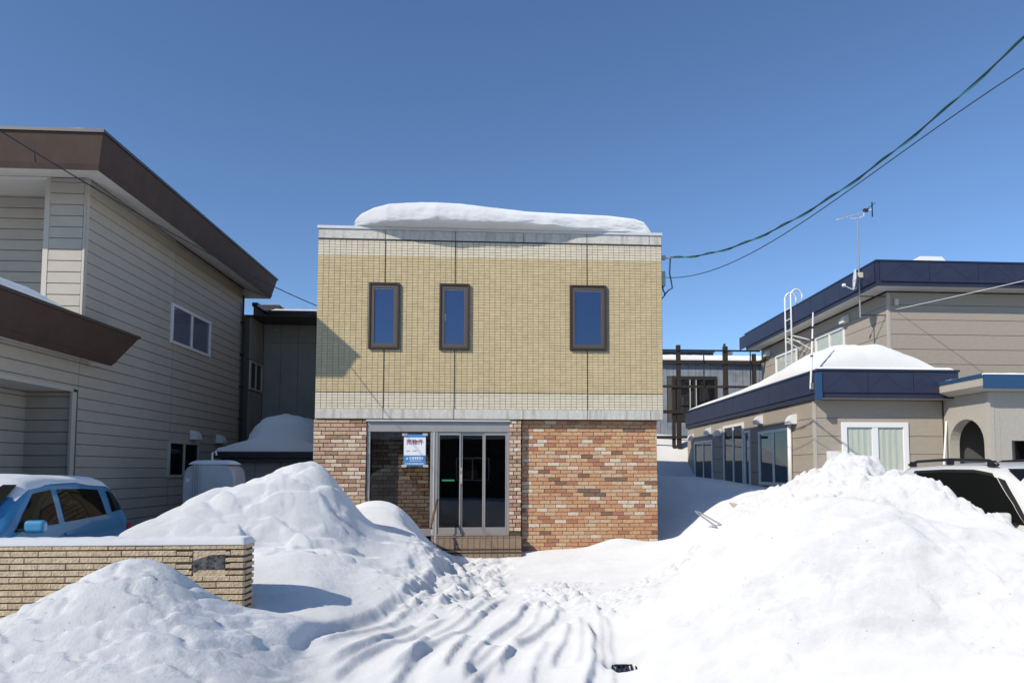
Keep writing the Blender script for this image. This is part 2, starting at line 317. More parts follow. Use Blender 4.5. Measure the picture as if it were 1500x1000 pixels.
# crumb band up the right slope
band = np.exp(-((GY - (8.4+(GX-1.6)*1.0))/.22)**2)*sstep(1.3, 1.9, GX)*(1-sstep(3.6, 4.2, GX))
Z += band*.03*np.clip(fbm(GX*9, GY*9, 3), 0, 1)*2
# churned snow on the way to the door, and lumps
ch = np.maximum(blob(-.55, 10.3, .62, 1.7, 4), np.maximum(.5*blob(-.8, 8.2, .5, .9, 4), np.maximum(.8*blob(.55, 8.6, .35, .9, 4), .8*blob(1.15, 7.6, .35, .7, 4))))
Z += ch*(.06*np.abs(fbm(GX*4.2, GY*3.2, 4, .6)) + .03*fbm(GX*11, GY*9, 2))
rs = np.random.RandomState(11)
for i in range(60):
    fx, fy = rs.normal(-.5, .36), rs.uniform(8.3, 11.9); i0, i1 = np.searchsorted(gx, [fx-.4, fx+.4]); j0, j1 = np.searchsorted(gy, [fy-.6, fy+.6]); q_ = (slice(j0, j1), slice(i0, i1))
    Z[q_] -= np.exp(-(((GX[q_]-fx)/.10)**2 + ((GY[q_]-fy)/.17)**2)**1.5)*rs.uniform(.03, .085)
# broken chunks: tilted slabs and crumbs thrown up by the shovel
def chunks(n, fx, fy, r0, r1, hh, seed, keep=None):
    q = np.random.RandomState(seed)
    for i in range(n):
        cx, cy = fx(q), fy(q)
        if keep is not None and not keep(cx, cy): continue
        r = r0*(r1/r0)**(q.rand()**2.2); i0, i1 = np.searchsorted(gx, [cx-1.5*r, cx+1.5*r]); j0, j1 = np.searchsorted(gy, [cy-1.5*r, cy+1.5*r])
        if i1-i0 < 2 or j1-j0 < 2: continue
        X_ = GX[j0:j1, i0:i1]-cx; Y_ = GY[j0:j1, i0:i1]-cy; a = q.rand()*6.28; u = (X_*np.cos(a)+Y_*np.sin(a))/r; v = (-X_*np.sin(a)+Y_*np.cos(a))/(r*q.uniform(.55, 1.0))
        d = np.abs(u)**3+np.abs(v)**3; base = Z[j0:j1, i0:i1]; top = hh*r*q.uniform(.5, 1.1)*(1+.5*q.uniform(-1, 1)*u+.5*q.uniform(-1, 1)*v)
        Z[j0:j1, i0:i1] = base + top*np.clip(1-d, 0, 1)**.45
chunks(1300, lambda q: q.uniform(3.4, 5.5), lambda q: q.uniform(6.7, 10.3), .025, .11, .46, 1, lambda x, y: 6.75-.35*(x-4) < y)
chunks(330, lambda q: q.normal(-.45, .34), lambda q: q.uniform(8.0, 12.0), .025, .11, .38, 2)
chunks(160, lambda q: q.normal(-.75, .3), lambda q: q.uniform(7.0, 8.6), .025, .09, .35, 3)
chunks(150, lambda q: q.normal(.75, .25), lambda q: q.uniform(7.2, 9.2), .025, .09, .5, 4)
chunks(90, lambda q: q.normal(1.25, .22), lambda q: q.uniform(6.6, 8.0), .025, .08, .5, 5)
cbx = np.random.RandomState(6)
for _ in range(160):
    xx = cbx.uniform(1.5, 4.0); yy = 8.4+(xx-1.6)*1.0+cbx.normal(0, .16); chunks(1, lambda q: xx, lambda q: yy, .02, .07, .55, int(cbx.randint(1e6)))
chunks(45, lambda q: q.uniform(-3.4, -1.7), lambda q: q.uniform(7.8, 8.8), .05, .18, .22, 8)
chunks(40, lambda q: q.uniform(-3.6, -1.8), lambda q: q.uniform(4.6, 5.4), .03, .12, .2, 9)
chunks(45, lambda q: q.uniform(1.8, 4.2), lambda q: q.uniform(4.6, 5.5), .03, .13, .3, 10)
# swaths left by the plough: a long lip, then a drop on its right side
GX_, GY_ = GX, GY
def dist_poly(P):
    pa = np.array(P); i0, i1 = np.searchsorted(gx, [pa[:,0].min()-1.1, pa[:,0].max()+1.1]); j0, j1 = np.searchsorted(gy, [pa[:,1].min()-1.1, pa[:,1].max()+1.1])
    sl = (slice(j0, j1), slice(i0, i1)); GX, GY = GX_[sl], GY_[sl]
    best = np.full(GX.shape, 1e9); sgn = np.zeros(GX.shape); along = np.zeros(GX.shape); n = len(P)-1
    for i in range(n):
        ax, ay = P[i]; bx, by = P[i+1]; dx, dy = bx-ax, by-ay; l2 = dx*dx+dy*dy
        t = np.clip(((GX-ax)*dx + (GY-ay)*dy)/l2, 0, 1); ex = GX-ax-t*dx; ey = GY-ay-t*dy; d = np.sqrt(ex*ex+ey*ey)
        s = np.sign(dx*(GY-ay) - dy*(GX-ax)); m = d < best
        best = np.where(m, d, best); sgn = np.where(m, s, sgn); along = np.where(m, (i+t)/n, along)
    return best*sgn, along, sl
def smooth_poly(P, k=8):
    P = np.array(P); out_ = []
    Q = np.vstack([2*P[0]-P[1], P, 2*P[-1]-P[-2]])
    for i in range(1, len(Q)-2):
        for t in np.linspace(0, 1, k, endpoint=False):
            out_.append(.5*((2*Q[i]) + (-Q[i-1]+Q[i+1])*t + (2*Q[i-1]-5*Q[i]+4*Q[i+1]-Q[i+2])*t*t + (-Q[i-1]+3*Q[i]-3*Q[i+1]+Q[i+2])*t**3))
    out_.append(P[-1]); return out_
sw = [([(776,880),(751,912),(718,934),(686,968),(668,1000)], .085, .30), ([(817,889),(802,917),(766,939),(752,945)], .08, .26), ([(750,944),(727,963),(700,984),(684,1000)], .06, .2),
      ([(828,913),(829,934),(811,958),(800,975)], .07, .2), ([(856,912),(866,944),(860,985),(852,1010)], .085, .22), ([(682,925),(665,956),(645,985)], .075, .2),
      ([(629,934),(586,977),(560,1000)], .075, .25), ([(612,918),(572,932),(535,952),(470,975)], .085, .25), ([(700,868),(660,880),(640,893)], .07, .2), ([(885,905),(893,950),(892,1000)], .05, .2),
      ([(745,868),(700,905),(650,935),(610,955),(560,985)], .07, .22), ([(660,905),(600,930),(520,965),(480,985)], .06, .2), ([(792,880),(778,915),(742,950),(722,985)], .05, .18), ([(842,905),(848,940),(838,975)], .05, .16),
      ([(720,872),(690,900),(655,918),(618,930)], .06, .18), ([(640,870),(590,905),(530,930),(455,965)], .05, .2), ([(800,935),(785,965),(770,1000)], .05, .16), ([(735,940),(705,962),(680,990)], .045, .15), ([(870,890),(878,930),(876,985)], .05, .15)]
for P, a, wd in sw:
    s, al, sl = dist_poly(smooth_poly([pg(*p) for p in P]))
    # s > 0 : right-hand side of the run towards the camera
    wob = .03*fbm(GX[sl]*1.6+a*90, GY[sl]*1.6, 3); s = s+wob
    fade = sstep(0, .12, al)*(1-sstep(.88, 1, al)); nearm = np.abs(s) < .9
    lip = np.where(s < 0, np.exp(np.minimum(s, 0)/wd), 1-sstep(0, .065, s)); tr = -.35*np.exp(-((s-.15)/.08)**2)
    Z[sl] += np.where(nearm, fade*a*.7*(lip+tr), 0)
# cut edge between the left bank and the cleared way
s, al, sl = dist_poly(smooth_poly([pg(*p) for p in [(650,842),(595,886),(540,912),(470,940),(395,985)]]))
Z[sl] += np.where(np.abs(s) < 1, sstep(0, .1, al)*(1-sstep(.9, 1, al))*(np.where(s < 0, .06*np.exp(-(s/.35)**2), .06*(1-sstep(0, .12, s))) - .03*np.exp(-((s-.12)/.08)**2)), 0)
# dip round the drain grate
gpx, gpy = pg(922, 972, .03); Z -= .09*np.exp(-(((GX-gpx)/.17)**2 + ((GY-gpy)/.10)**2)**1.5)
# nothing pushes up through floors and cars
Z = np.where((GX > -3.3) & (GX < 2.9) & (GY > 12.62), np.minimum(Z, .1), Z)
Z = np.where((GX > .45) & (GX < 2.9) & (GY > 12.75), 0, Z)

nx, ny = len(gx), len(gy)
verts = np.stack([GX, GY, Z], -1).reshape(-1, 3)
ii, jj = np.meshgrid(np.arange(nx-1), np.arange(ny-1)); a0 = (jj*nx+ii).ravel()
quads = np.stack([a0, a0+1, a0+nx+1, a0+nx], -1)
vn = np.zeros_like(verts); tz = np.gradient(Z, axis=1)/np.gradient(GX, axis=1); ty = np.gradient(Z, axis=0)/np.gradient(GY, axis=0)
vn = np.stack([-tz, -ty, np.ones_like(Z)], -1).reshape(-1, 3); vn /= np.linalg.norm(vn, axis=1, keepdims=True)
qc = verts[quads].mean(1); qx, qy, qz = qc.T
reg = np.zeros(len(quads), int)
wig = (.12*fbm(qx*1.3, qy*1.3, 3))
reg[(qx < -.95) & (qx > -5) & (qy > 6.75) & (qy < 10.75) & (qz > .36+wig*.5)] = 1
reg[(qx < -.95) & (qx > -3.3) & (qy >= 10.75+wig) & (qy < 12.5) & (qz > .36+wig*.5)] = 2
reg[(qx < -1.5) & (qx > -4.8) & (qy < 6.15) & (qy > 4.2) & (qz > .2+wig*.4)] = 3
hp = (qx > 3.35+wig) & (qx < 5.75) & (qy > 6.75+wig-.2*(qx-4)) & (qy < 10.6)
reg[(qx > 1.3) & (qx < 7) & (qy < 7.6) & (qy > 4.0) & (qz > .3+wig*.4) & ~hp] = 4
reg[hp & (qz > .5) & (qy < 8.1)] = 5
reg[hp & (qz > .5) & (qy >= 8.1)] = 6
def snow_part(k, name, m):
    q = quads[reg == k]; u, inv = np.unique(q, return_inverse=True)
    me = bpy.data.meshes.new(name); me.from_pydata(verts[u].tolist(), [], inv.reshape(-1, 4).tolist())
    me.materials.append(M[m]); me.polygons.foreach_set('use_smooth', [True]*len(me.polygons)); me.update()
    me.normals_split_custom_set_from_vertices(vn[u].tolist())
    return link(name, me)
struct(snow_part(0, 'snow_ground', 'snow'))
tag(snow_part(1, 'snow_bank', 'snow_bank'), 'tall ploughed snow bank with a steep broken face left of the shop entrance', 'snow bank', 'snow banks')
tag(snow_part(2, 'snow_bank', 'snow_soft'), 'smooth rounded snow bank drifted against the left shop window pane', 'snow bank', 'snow banks')
tag(snow_part(3, 'snow_mound', 'snow_mound'), 'pointed snow mound with grey dirty streaks in front of the tan block wall', 'snow mound', 'snow banks')
tag(snow_part(4, 'snow_bank', 'snow_dirty'), 'broad smooth dome of snow filling the right foreground', 'snow bank', 'snow banks')
tag(snow_part(5, 'snow_heap', 'snow_rough'), 'lumpy loose snow heap hiding the lower side of the white car', 'snow heap', 'snow banks')
tag(snow_part(6, 'snow_heap', 'snow_rough'), 'lumpy loose snow heap below the white framed front window of the tan house', 'snow heap', 'snow banks')
def ground_z(x, y):
    i = np.searchsorted(gx, x)-1; j = np.searchsorted(gy, y)-1; return float(Z[j, i])

# ---- snow lying on things
def snow_loaf(name, x0, x1, y0, y1, z0, h, label, m='snow_soft', r=.25, seed=0, nx=40, ny=40, prof=None, over=0, strata=0, cat='snow'):
    """domed snow layer with rounded rim; prof(u,v) scales the depth"""
    u = np.linspace(-1, 1, nx); v = np.linspace(-1, 1, ny); U, V = np.meshgrid(u, v)
    lx, ly = x1-x0, y1-y0
    ex = np.clip((1-np.abs(U))*lx/2/r, 0, 1); ey = np.clip((1-np.abs(V))*ly/2/r, 0, 1)
    e = np.sqrt(np.clip(1-(1-ex)**2, 0, 1))*np.sqrt(np.clip(1-(1-ey)**2, 0, 1))
    X = x0+(U+1)/2*lx; Y = y0+(V+1)/2*ly
    H = h*e*(1 + .10*fbm(X*1.5+seed, Y*1.5, 3)) * (prof(U, V) if prof else 1)
    if strata: H = H + strata*np.sin(H*38 + 2*fbm(X*2, Y*2, 2))*e
    H = H + .012*fbm(X*5+seed, Y*5, 3)*e
    top = np.stack([X, Y, z0+H+.004], -1).reshape(-1, 3); bot = np.stack([X, Y, np.full_like(X, z0+.002)], -1).reshape(-1, 3)
    n = nx*ny; a = (np.arange(ny-1)[:,None]*nx+np.arange(nx-1)[None]).ravel(); q = np.stack([a, a+1, a+nx+1, a+nx], -1)
    fs = q.tolist() + (q[:, ::-1]+n).tolist()
    edge = list(range(nx-1)) ; 
    for i in range(nx-1): fs.append((i+1, i, i+n, i+1+n)); b = (ny-1)*nx; fs.append((b+i, b+i+1, b+i+1+n, b+i+n))
    for j in range(ny-1): fs.append((j*nx, (j+1)*nx, (j+1)*nx+n, j*nx+n)); b = nx-1; fs.append(((j+1)*nx+b, j*nx+b, j*nx+b+n, (j+1)*nx+b+n))
    mb = MB(); mb.v = np.concatenate([top, bot]).tolist(); mb.f = fs; mb.mi = [0]*len(fs)
    o = mb.build(name, m, None, smooth=True); tag(o, label, cat, 'snow lying on roofs, walls and cars'); return o
def surf(name, fn, nu, nv, m, label, cat='snow'):
    vs = [fn(i/(nu-1), j/(nv-1)) for j in range(nv) for i in range(nu)]
    fs = [(j*nu+i, j*nu+i+1, (j+1)*nu+i+1, (j+1)*nu+i) for j in range(nv-1) for i in range(nu-1)]
    o = MB().add(vs, fs).build(name, m, None, smooth=True, fix=True)
    return tag(o, label, cat, 'snow lying on roofs, walls and cars')

# ================================================================ SHOP BUILDING
YF = 12.5
shop = thing('shop_building', 'two storey shop with yellow tiled upper floor and brick lower floor in the middle', 'building', (0, 12.5, 0))
XL, XR = -3.365, 3.0
b = MB(); b.box(XL, XR, YF+.0115, 20.5, 2.5, 5.975); b.build('upper_wall', ['grout'], shop)
# small mosaic tiles: real pieces, joined (each only a few pixels across)
wins = [(-2.41, -1.90, 3.78, 4.96), (-1.135, -.62, 3.78, 4.96), (1.27, 1.915, 3.80, 4.98)]
cw, rh = .1009, .04945; z_lo, z_hi = 2.675, 5.775; seams = [-2.15, -.873, .39, 1.58]
ty_, tw_ = MB(), MB(); nr = int(round((z_hi-z_lo)/rh)); ncol = int(round((XR-XL)/cw))
r7 = random.Random(5)
for r_ in range(nr):
    za = z_lo + r_*rh; zb = za+rh-.0062
    for c in range(ncol):
        xa = XL + c*(XR-XL)/ncol; xb = xa+(XR-XL)/ncol-.0062
        zc = (za+zb)/2; xc = (xa+xb)/2
        if any(wx0-.03 < xc < wx1+.03 and wz0-.02 < zc < wz1+.02 for wx0, wx1, wz0, wz1 in wins): continue
        white = zc > 5.485 or zc < 2.965
        mb = tw_ if white else ty_
        dy = r7.uniform(-.0012, .0012); y0 = YF+.006+dy; t = r7.uniform(-.0008, .0008)
        vs = [(xa,YF+.024,za),(xb,YF+.024,za),(xb,YF+.024,zb),(xa,YF+.024,zb),(xa+.002,y0+t,za+.002),(xb-.002,y0-t,za+.002),(xb-.002,y0-t,zb-.002),(xa+.002,y0+t,zb-.002)]
        mb.add(vs, [(4,5,6,7),(0,1,5,4),(1,2,6,5),(2,3,7,6),(3,0,4,7)], 1 if r7.random() < .35 else 0)
stuff(ty_.build('wall_tiles', ['tile_yellow', 'tile_yellow_b'], shop)); stuff(tw_.build('band_tiles', ['tile_white', 'tile_white_b'], shop))
# panel joints of the tiled cladding
for sx in (-2.15, -.873, 1.58):
    hid = next(((w0, w1) for x0, x1, w0, w1 in wins if x0 < sx < x1), None)
    for za, zb in ([(2.675, hid[0]-.03), (hid[1]+.03, 5.775)] if hid else [(2.675, 5.775)]):
        MB().box(sx-.008, sx+.008, YF+.0005, YF+.02, za, zb).build('panel_joint', 'seam', shop)
MB().box(XL, XR, YF+.001, YF+.02, 2.966, 2.980).build('panel_joint', 'seam', shop)
MB().box(XL, XR, YF-.002, YF+.02, 5.776, 5.800).build('panel_joint', 'seam', shop)
# concrete panels above and below the tiles
sx = [XL, -2.15, -.873, .39, 1.58, 2.765, XR]
for zlo, zhi, nm in ((5.801, 5.974, 'parapet_panel'), (2.49, 2.668, 'base_panel')):
    for i in range(6): MB().chbox(sx[i]+.006, sx[i+1]-.006, YF-.006, YF+.03, zlo, zhi, .004).build(nm, 'concrete', shop)
MB().box(XL-.015, XR+.015, YF-.03, 20.52, 5.976, 6.03).build('coping', 'coping', shop, bevel=.006)
# upper windows
for i, (x0, x1, z0, z1) in enumerate(wins):
    wn = MB(); t = .036
    for a in ((x0-.02, x0+t-.02, z0-.02, z1+.02), (x1-t+.02, x1+.02, z0-.02, z1+.02), (x0+t-.02, x1-t+.02, z1+.02-t, z1+.02), (x0+t-.02, x1-t+.02, z0-.02, z0-.02+t)):
        wn.box(a[0], a[1], YF-.05, YF+.02, a[2], a[3])
    f = wn.build('window', 'bronze', shop, bevel=.004)
    sa = MB(); q = .062; x0i, x1i, z0i, z1i = x0+.017, x1-.017, z0+.017, z1-.017
    for a in ((x0i, x0i+q, z0i, z1i), (x1i-q, x1i, z0i, z1i), (x0i+q, x1i-q, z1i-q, z1i), (x0i+q, x1i-q, z0i, z0i+q)): sa.box(a[0], a[1], YF-.032, YF+.018, a[2], a[3])
    sa.build('sash', 'bronze_light', f, bevel=.003)
    MB().box(x0i+q-.004, x1i-q+.004, YF-.004, YF+.004, z0i+q-.004, z1i-q+.004).build('pane', 'glass_sky', f)
    MB().box(x0i+q, x1i-q, YF-.012, YF-.006, z1i-q-.014, z1i-q-.006).build('blind_rail', 'white_paint', f)
    if i == 1: MB().box(x0i+q+.006, x0i+q+.016, YF-.014, YF-.006, 4.30, 4.42).build('handle', 'white_paint', f)
# ground floor shell
g = MB(); g.box(XL+.02, XL+.2, 12.72, 20.4, -.3, 2.488); g.build('side_wall', 'mortar', shop)
MB().box(2.72, 2.915, 12.76, 20.4, -.3, 2.488).build('side_wall', 'mortar', shop)
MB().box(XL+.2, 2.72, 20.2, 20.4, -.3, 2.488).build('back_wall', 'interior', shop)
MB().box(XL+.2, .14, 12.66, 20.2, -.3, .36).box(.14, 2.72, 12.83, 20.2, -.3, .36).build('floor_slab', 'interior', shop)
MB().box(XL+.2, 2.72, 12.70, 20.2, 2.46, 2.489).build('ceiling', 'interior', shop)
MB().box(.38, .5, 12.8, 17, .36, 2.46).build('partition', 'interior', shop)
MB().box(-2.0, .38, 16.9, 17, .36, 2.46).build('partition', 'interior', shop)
# brickwork
def brick_rows(x0, x1, z0, z1, face, L, H, pal, wts, indiv, joint=.009, depth=.07, rough=.004, seed=1, jitter=True):
    rr = random.Random(seed); cache = {}; joined = MB(); names = list(pal); made = 0
    n = int((z1-z0)/H); rows = [z1-(i+1)*H for i in range(n)]
    for ri, z in enumerate(rows):
        x = x0; first = True
        off = (ri % 2)*.5*L + (rr.uniform(-.2, .2)*L if jitter else 0); ln = L-off if off > .02 else L
        while x < x1-.015:
            l = min(ln if first else L*rr.choice([1, 1, 1, .97, 1.03] if jitter else [1]), x1-x); first = False
            if x1-(x+l) < .04: l = x1-x
            p = rr.choices(range(len(names)), wts)[0]; dy = rr.uniform(-rough, rough)
            if made < indiv and l > .05:
                kx = (round(l/.01), p)
                if kx not in cache:
                    lw = kx[0]*.01-joint; cache[kx] = MB().chbox(0, max(lw, .02), 0, depth, 0, H-joint, .004).mesh('brick', 'brick_'+names[p])
                o = link('brick', cache[kx], shop, (x, face+dy, z)); made += 1
            else: joined.chbox(x, x+l-joint, face+dy, face+depth, z, z+H-joint, .004, p)
            x += l
    if joined.v: stuff(joined.build('brickwork', ['brick_'+k for k in names], shop))
MB().box(.375, 2.90, 12.672, 12.80, -.2, 2.488).build('brick_backing', 'mortar', shop)
brick_rows(.375, 2.918, -.05, 2.486, 12.655, .21, .0705, ['orange', 'amber', 'tan', 'red', 'cream', 'brown', 'grey'], [36, 25, 17, 12, 6, 6, 1], 330, joint=.009, rough=.003, seed=4)
MB().box(-3.37, -2.445, 12.552, 12.70, -.2, 2.488).build('brick_backing', 'mortar_dark', shop)
brick_rows(-3.385, -2.44, .5, 2.486, 12.53, .215, .0725, ['t_tan', 't_cream', 't_brown', 't_rose'], [40, 24, 22, 16], 120, joint=.011, rough=.005, seed=9)
MB().box(.15, .352, 12.552, 12.72, -.2, 2.488).build('brick_backing', 'mortar_dark', shop)
brick_rows(.142, .362, .43, 2.486, 12.53, .145, .0725, ['t_tan', 't_cream', 't_brown', 't_rose'], [40, 26, 16, 16], 70, joint=.011, rough=.005, seed=12)
brick_rows(-2.42, -1.18, .36, 2.4, 12.95, .215, .0725, ['t_tan', 't_cream', 't_brown', 't_rose'], [40, 18, 26, 16], 0, joint=.011, rough=.005, seed=15)
MB().box(-2.44, -1.16, 12.972, 13.1, .36, 2.458).build('inner_wall', 'mortar_dark', shop)
# shop front frame, panes and door
fr = MB().box(-2.44, -2.385, 12.57, 12.66, .37, 2.26).box(-1.30, -1.165, 12.57, 12.66, .37, 2.26).box(.095, .14, 12.57, 12.66, .37, 2.26).box(-2.44, .14, 12.56, 12.68, 2.26, 2.44).box(-1.165, .095, 12.57, 12.66, .37, .40).box(-2.385, -1.30, 12.57, 12.66, .37, .50)
sf = fr.build('shop_front', 'alu', shop, bevel=.004)
MB().box(-2.45, .15, 12.50, 12.56, 2.445, 2.475).build('drip_strip', 'alu_light', sf)
MB().box(-1.245, -1.225, 12.555, 12.57, .37, 2.26).build('mullion_rib', 'alu_light', sf)
MB().box(-2.385, -1.30, 12.612, 12.618, .50, 2.26).build('window_pane', 'glass_shop', shop)
dx = [-1.165, -.745, -.325, .095]
for i in range(3):
    a, c = dx[i], dx[i+1]; yo = .0 if i != 1 else .02
    d = MB(); st = .028
    d.box(a+.002, a+st, 12.585+yo, 12.625+yo, .402, 2.258).box(c-st, c-.002, 12.585+yo, 12.625+yo, .402, 2.258).box(a+st, c-st, 12.585+yo, 12.625+yo, .402, .52).box(a+st, c-st, 12.585+yo, 12.625+yo, 2.20, 2.258)
    do = d.build('door', 'alu', shop, bevel=.003)
    MB().box(a+st-.003, c-st+.003, 12.603+yo, 12.609+yo, .517, 2.203).build('pane', 'glass_shop', do)
    if i == 0:
        MB().box(-1.09, -.86, 12.596, 12.600, 1.36, 1.39).build('sticker', 'green_sticker', do)
    if i == 1: MB().tube([(-.735, 12.60, 1.3), (-.735, 12.555, 1.33), (-.735, 12.55, 1.45), (-.735, 12.555, 1.57), (-.735, 12.60, 1.6)], .011).build('handle', 'alu_light', do)
# tiled entrance steps
stp = MB().box(-1.22, .362, 12.30, 12.56, .14, .358).box(-1.22, .362, 12.08, 12.56, -.2, .13)
so = stp.build('entrance_step', 'mortar_dark', shop)
tl = MB(); nx_ = 15
for i in range(nx_):
    xa = -1.22+i*1.582/nx_; xb = xa+1.582/nx_-.008
    tl.chbox(xa, xb, 12.294, 12.32, .165, .352, .002); tl.chbox(xa, xb, 12.074, 12.10, -.05, .10, .002)
    for y0, y1, z in ((12.30, 12.42, .358), (12.425, 12.55, .358), (12.08, 12.18, .13), (12.185, 12.29, .13)): tl.box(xa, xb, y0, y1, z-.01, z+.008)
stuff(tl.build('step_tiles', 'step_tile', shop))
# bracket and service box on the right-hand corner
bk = MB().box(3.015, 3.10, 12.60, 12.66, 5.56, 5.64).bar((3.0, 12.63, 5.60), (3.2, 12.63, 5.60), .03); bk.build('cable_bracket', 'galv', shop)
sb = thing('service_box', 'small grey service box on the upper right corner of the shop', 'box', (3.05, 12.75, 5.0))
MB().box(3.017, 3.10, 12.62, 12.80, 5.06, 5.34).build('case', 'galv', sb, bevel=.008)
MB().tube([(3.05, 12.66, 5.06), (3.06, 12.66, 4.98), (3.10, 12.65, 4.90), (3.02, 12.66, 4.80)], .014, 6).build('conduit', 'black_steel', sb)
# sale notice in the left pane
sg = thing('sale_notice', 'white and blue for-sale notice with red lettering taped to the shop window', 'sign', (-1.58, 12.60, 1.62))
x0, x1 = -1.785, -1.385
MB().box(x0, x1, 12.596, 12.605, 1.64, 2.215).build('board', 'sign_blue', sg)
MB().box(x0+.004, x1-.004, 12.593, 12.597, 1.83, 2.155).build('white_field', 'sign_white', sg)
def text(s, x, z, size, m, y=12.590, sx_=1.0, name='lettering', parent=None, bold=0):
    c = bpy.data.curves.new(name, 'FONT'); c.body = s; c.size = size; c.align_x = 'CENTER'; c.extrude = .0008; c.offset = bold
    o = bpy.data.objects.new('tmp', c); COL.objects.link(o)
    bpy.context.view_layer.update(); dg = bpy.context.evaluated_depsgraph_get()
    me = bpy.data.meshes.new_from_object(o.evaluated_get(dg)); bpy.data.objects.remove(o)
    me.materials.clear(); me.materials.append(M[m]); me.name = name
    mt = Matrix.Translation((x, y, z)) @ Matrix.Rotation(R(90), 4, 'X') @ Matrix.Diagonal((sx_, 1, 1, 1)); me.transform(mt)
    return link(name, me, parent)
text('売物件', (x0+x1)/2, 2.035, .105, 'sign_red', parent=sg, bold=.0012)
rk = random.Random(2)
def fake_line(xa, xb, z, h, m, nm):
    mb = MB(); x = xa
    while x < xb-h*.5:
        wd = h*rk.uniform(.55, .9)
        for k in range(3): zz = z+h*(.1+.33*k); mb.box(x, x+wd, 12.5925, 12.595, zz, zz+h*.13)
        mb.box(x+wd*rk.uniform(.2, .7), x+wd*.85, 12.5922, 12.595, z, z+h); x += wd+h*.15
    return mb.build(nm, m, sg)
fake_line(x0+.045, x0+.12, 1.895, .026, 'sign_ink', 'small_print'); fake_line(x0+.16, x0+.24, 1.90, .022, 'sign_ink', 'small_print')
fake_line(x0+.10, x1-.05, 1.755, .05, 'sign_white', 'firm_lettering'); fake_line(x0+.11, x1-.07, 1.72, .02, 'sign_white', 'firm_lettering'); fake_line(x0+.03, x1-.03, 1.665, .026, 'sign_white', 'firm_lettering')
MB().add([(x0+.045, 12.592, 1.755), (x0+.08, 12.592, 1.755), (x0+.0625, 12.592, 1.80)], [(0, 1, 2)]).build('emblem', 'sign_white', sg)
for xx, zz in ((x0-.035, 1.615), (x1-.045, 1.615), (x0-.03, 2.185), (x1-.06, 2.19)): MB().box(xx, xx+.09, 12.5905, 12.5935, zz, zz+.045).build('tape', 'tape', sg)
# handrail by the steps
hr = thing('handrail', 'short metal handrail with brown grip beside the entrance step', 'handrail', (-1.2, 12.1, .1))
MB().tube([(-1.17, 12.30, .1), (-1.17, 12.30, .93)], .014).build('post', 'alu_light', hr); MB().tube([(-1.20, 11.98, -.05), (-1.20, 11.98, .66)], .014).build('post', 'alu_light', hr)
MB().tube([(-1.15, 12.44, 1.03), (-1.16, 12.38, 1.00), (-1.205, 11.94, .62), (-1.207, 11.92, .58), (-1.207, 11.925, .55)], .022).build('grip', 'wood_rail', hr, smooth=True)
# the big cornice of snow on the shop roof
def hprof(x):      # depth of the snow along the front
    return float(np.interp(x, [-2.74, -2.7, -2.6, -2.4, -2.1, -1.5, -.8, -.2, .4, 1.2, 2.0, 2.5, 2.68, 2.76, 2.80], [.02, .16, .28, .39, .48, .525, .515, .45, .385, .37, .35, .30, .24, .12, .02]))
def ovp(x): return float(np.interp(x, [-2.74, -2.5, -2.1, -1.2, -.6, .2, .8, 1.4, 2.0, 2.8], [.0, .10, .26, .38, .34, .32, .24, .15, .06, .0]))
def roofsnow(u, v):
    x = -2.74+u*5.54; h = hprof(x); ov = ovp(x) + .03*float(fbm(np.array([x*1.9]), np.array([4.2]), 3)[0])
    pr = [(12.62, .0), (12.5-ov*.6, -.005), (12.5-ov*.9, .012), (12.5-ov*1.0, .13*h), (12.5-ov*.97, .32*h), (12.5-ov*.82, .55*h), (12.5-ov*.52+.02, .78*h), (12.5-ov*.12+.06, .93*h), (12.66, 1.0*h), (13.2, 1.05*h), (15, 1.05*h), (18.2, .95*h), (18.9, .5*h), (19, 0)]
    t = v*(len(pr)-1); i = min(int(t), len(pr)-2); k = t-i; p0, p1 = pr[max(i-1, 0)], pr[i]; p2, p3 = pr[i+1], pr[min(i+2, len(pr)-1)]
    f = lambda a, b_, c, d: .5*((2*b_)+(-a+c)*k+(2*a-5*b_+4*c-d)*k*k+(-a+3*b_-3*c+d)*k**3)
    y = f(p0[0], p1[0], p2[0], p3[0]); z = f(p0[1], p1[1], p2[1], p3[1])
    nz = float(fbm(np.array([x*2.3]), np.array([v*7.]), 4)[0])
    mid = math.sin(math.pi*min(1, max(0, v)))
    n2 = float(fbm(np.array([x*7.]), np.array([v*22.]), 4, .6)[0])*.9; return (x, y + (.03*nz+.007*n2)*mid, 6.034 + max(z, -.004) + (.018*nz+.004*n2)*mid*(h/.5))
surf('roof_snow', roofsnow, 260, 100, 'snow_cap', 'thick overhanging cornice of snow along the flat roof of the shop')
MBs = snow_loaf('roof_snow', XL, -2.6, 12.48, 20, 6.031, .03, 'thin snow dusting on the left roof corner of the shop', r=.08, seed=4)

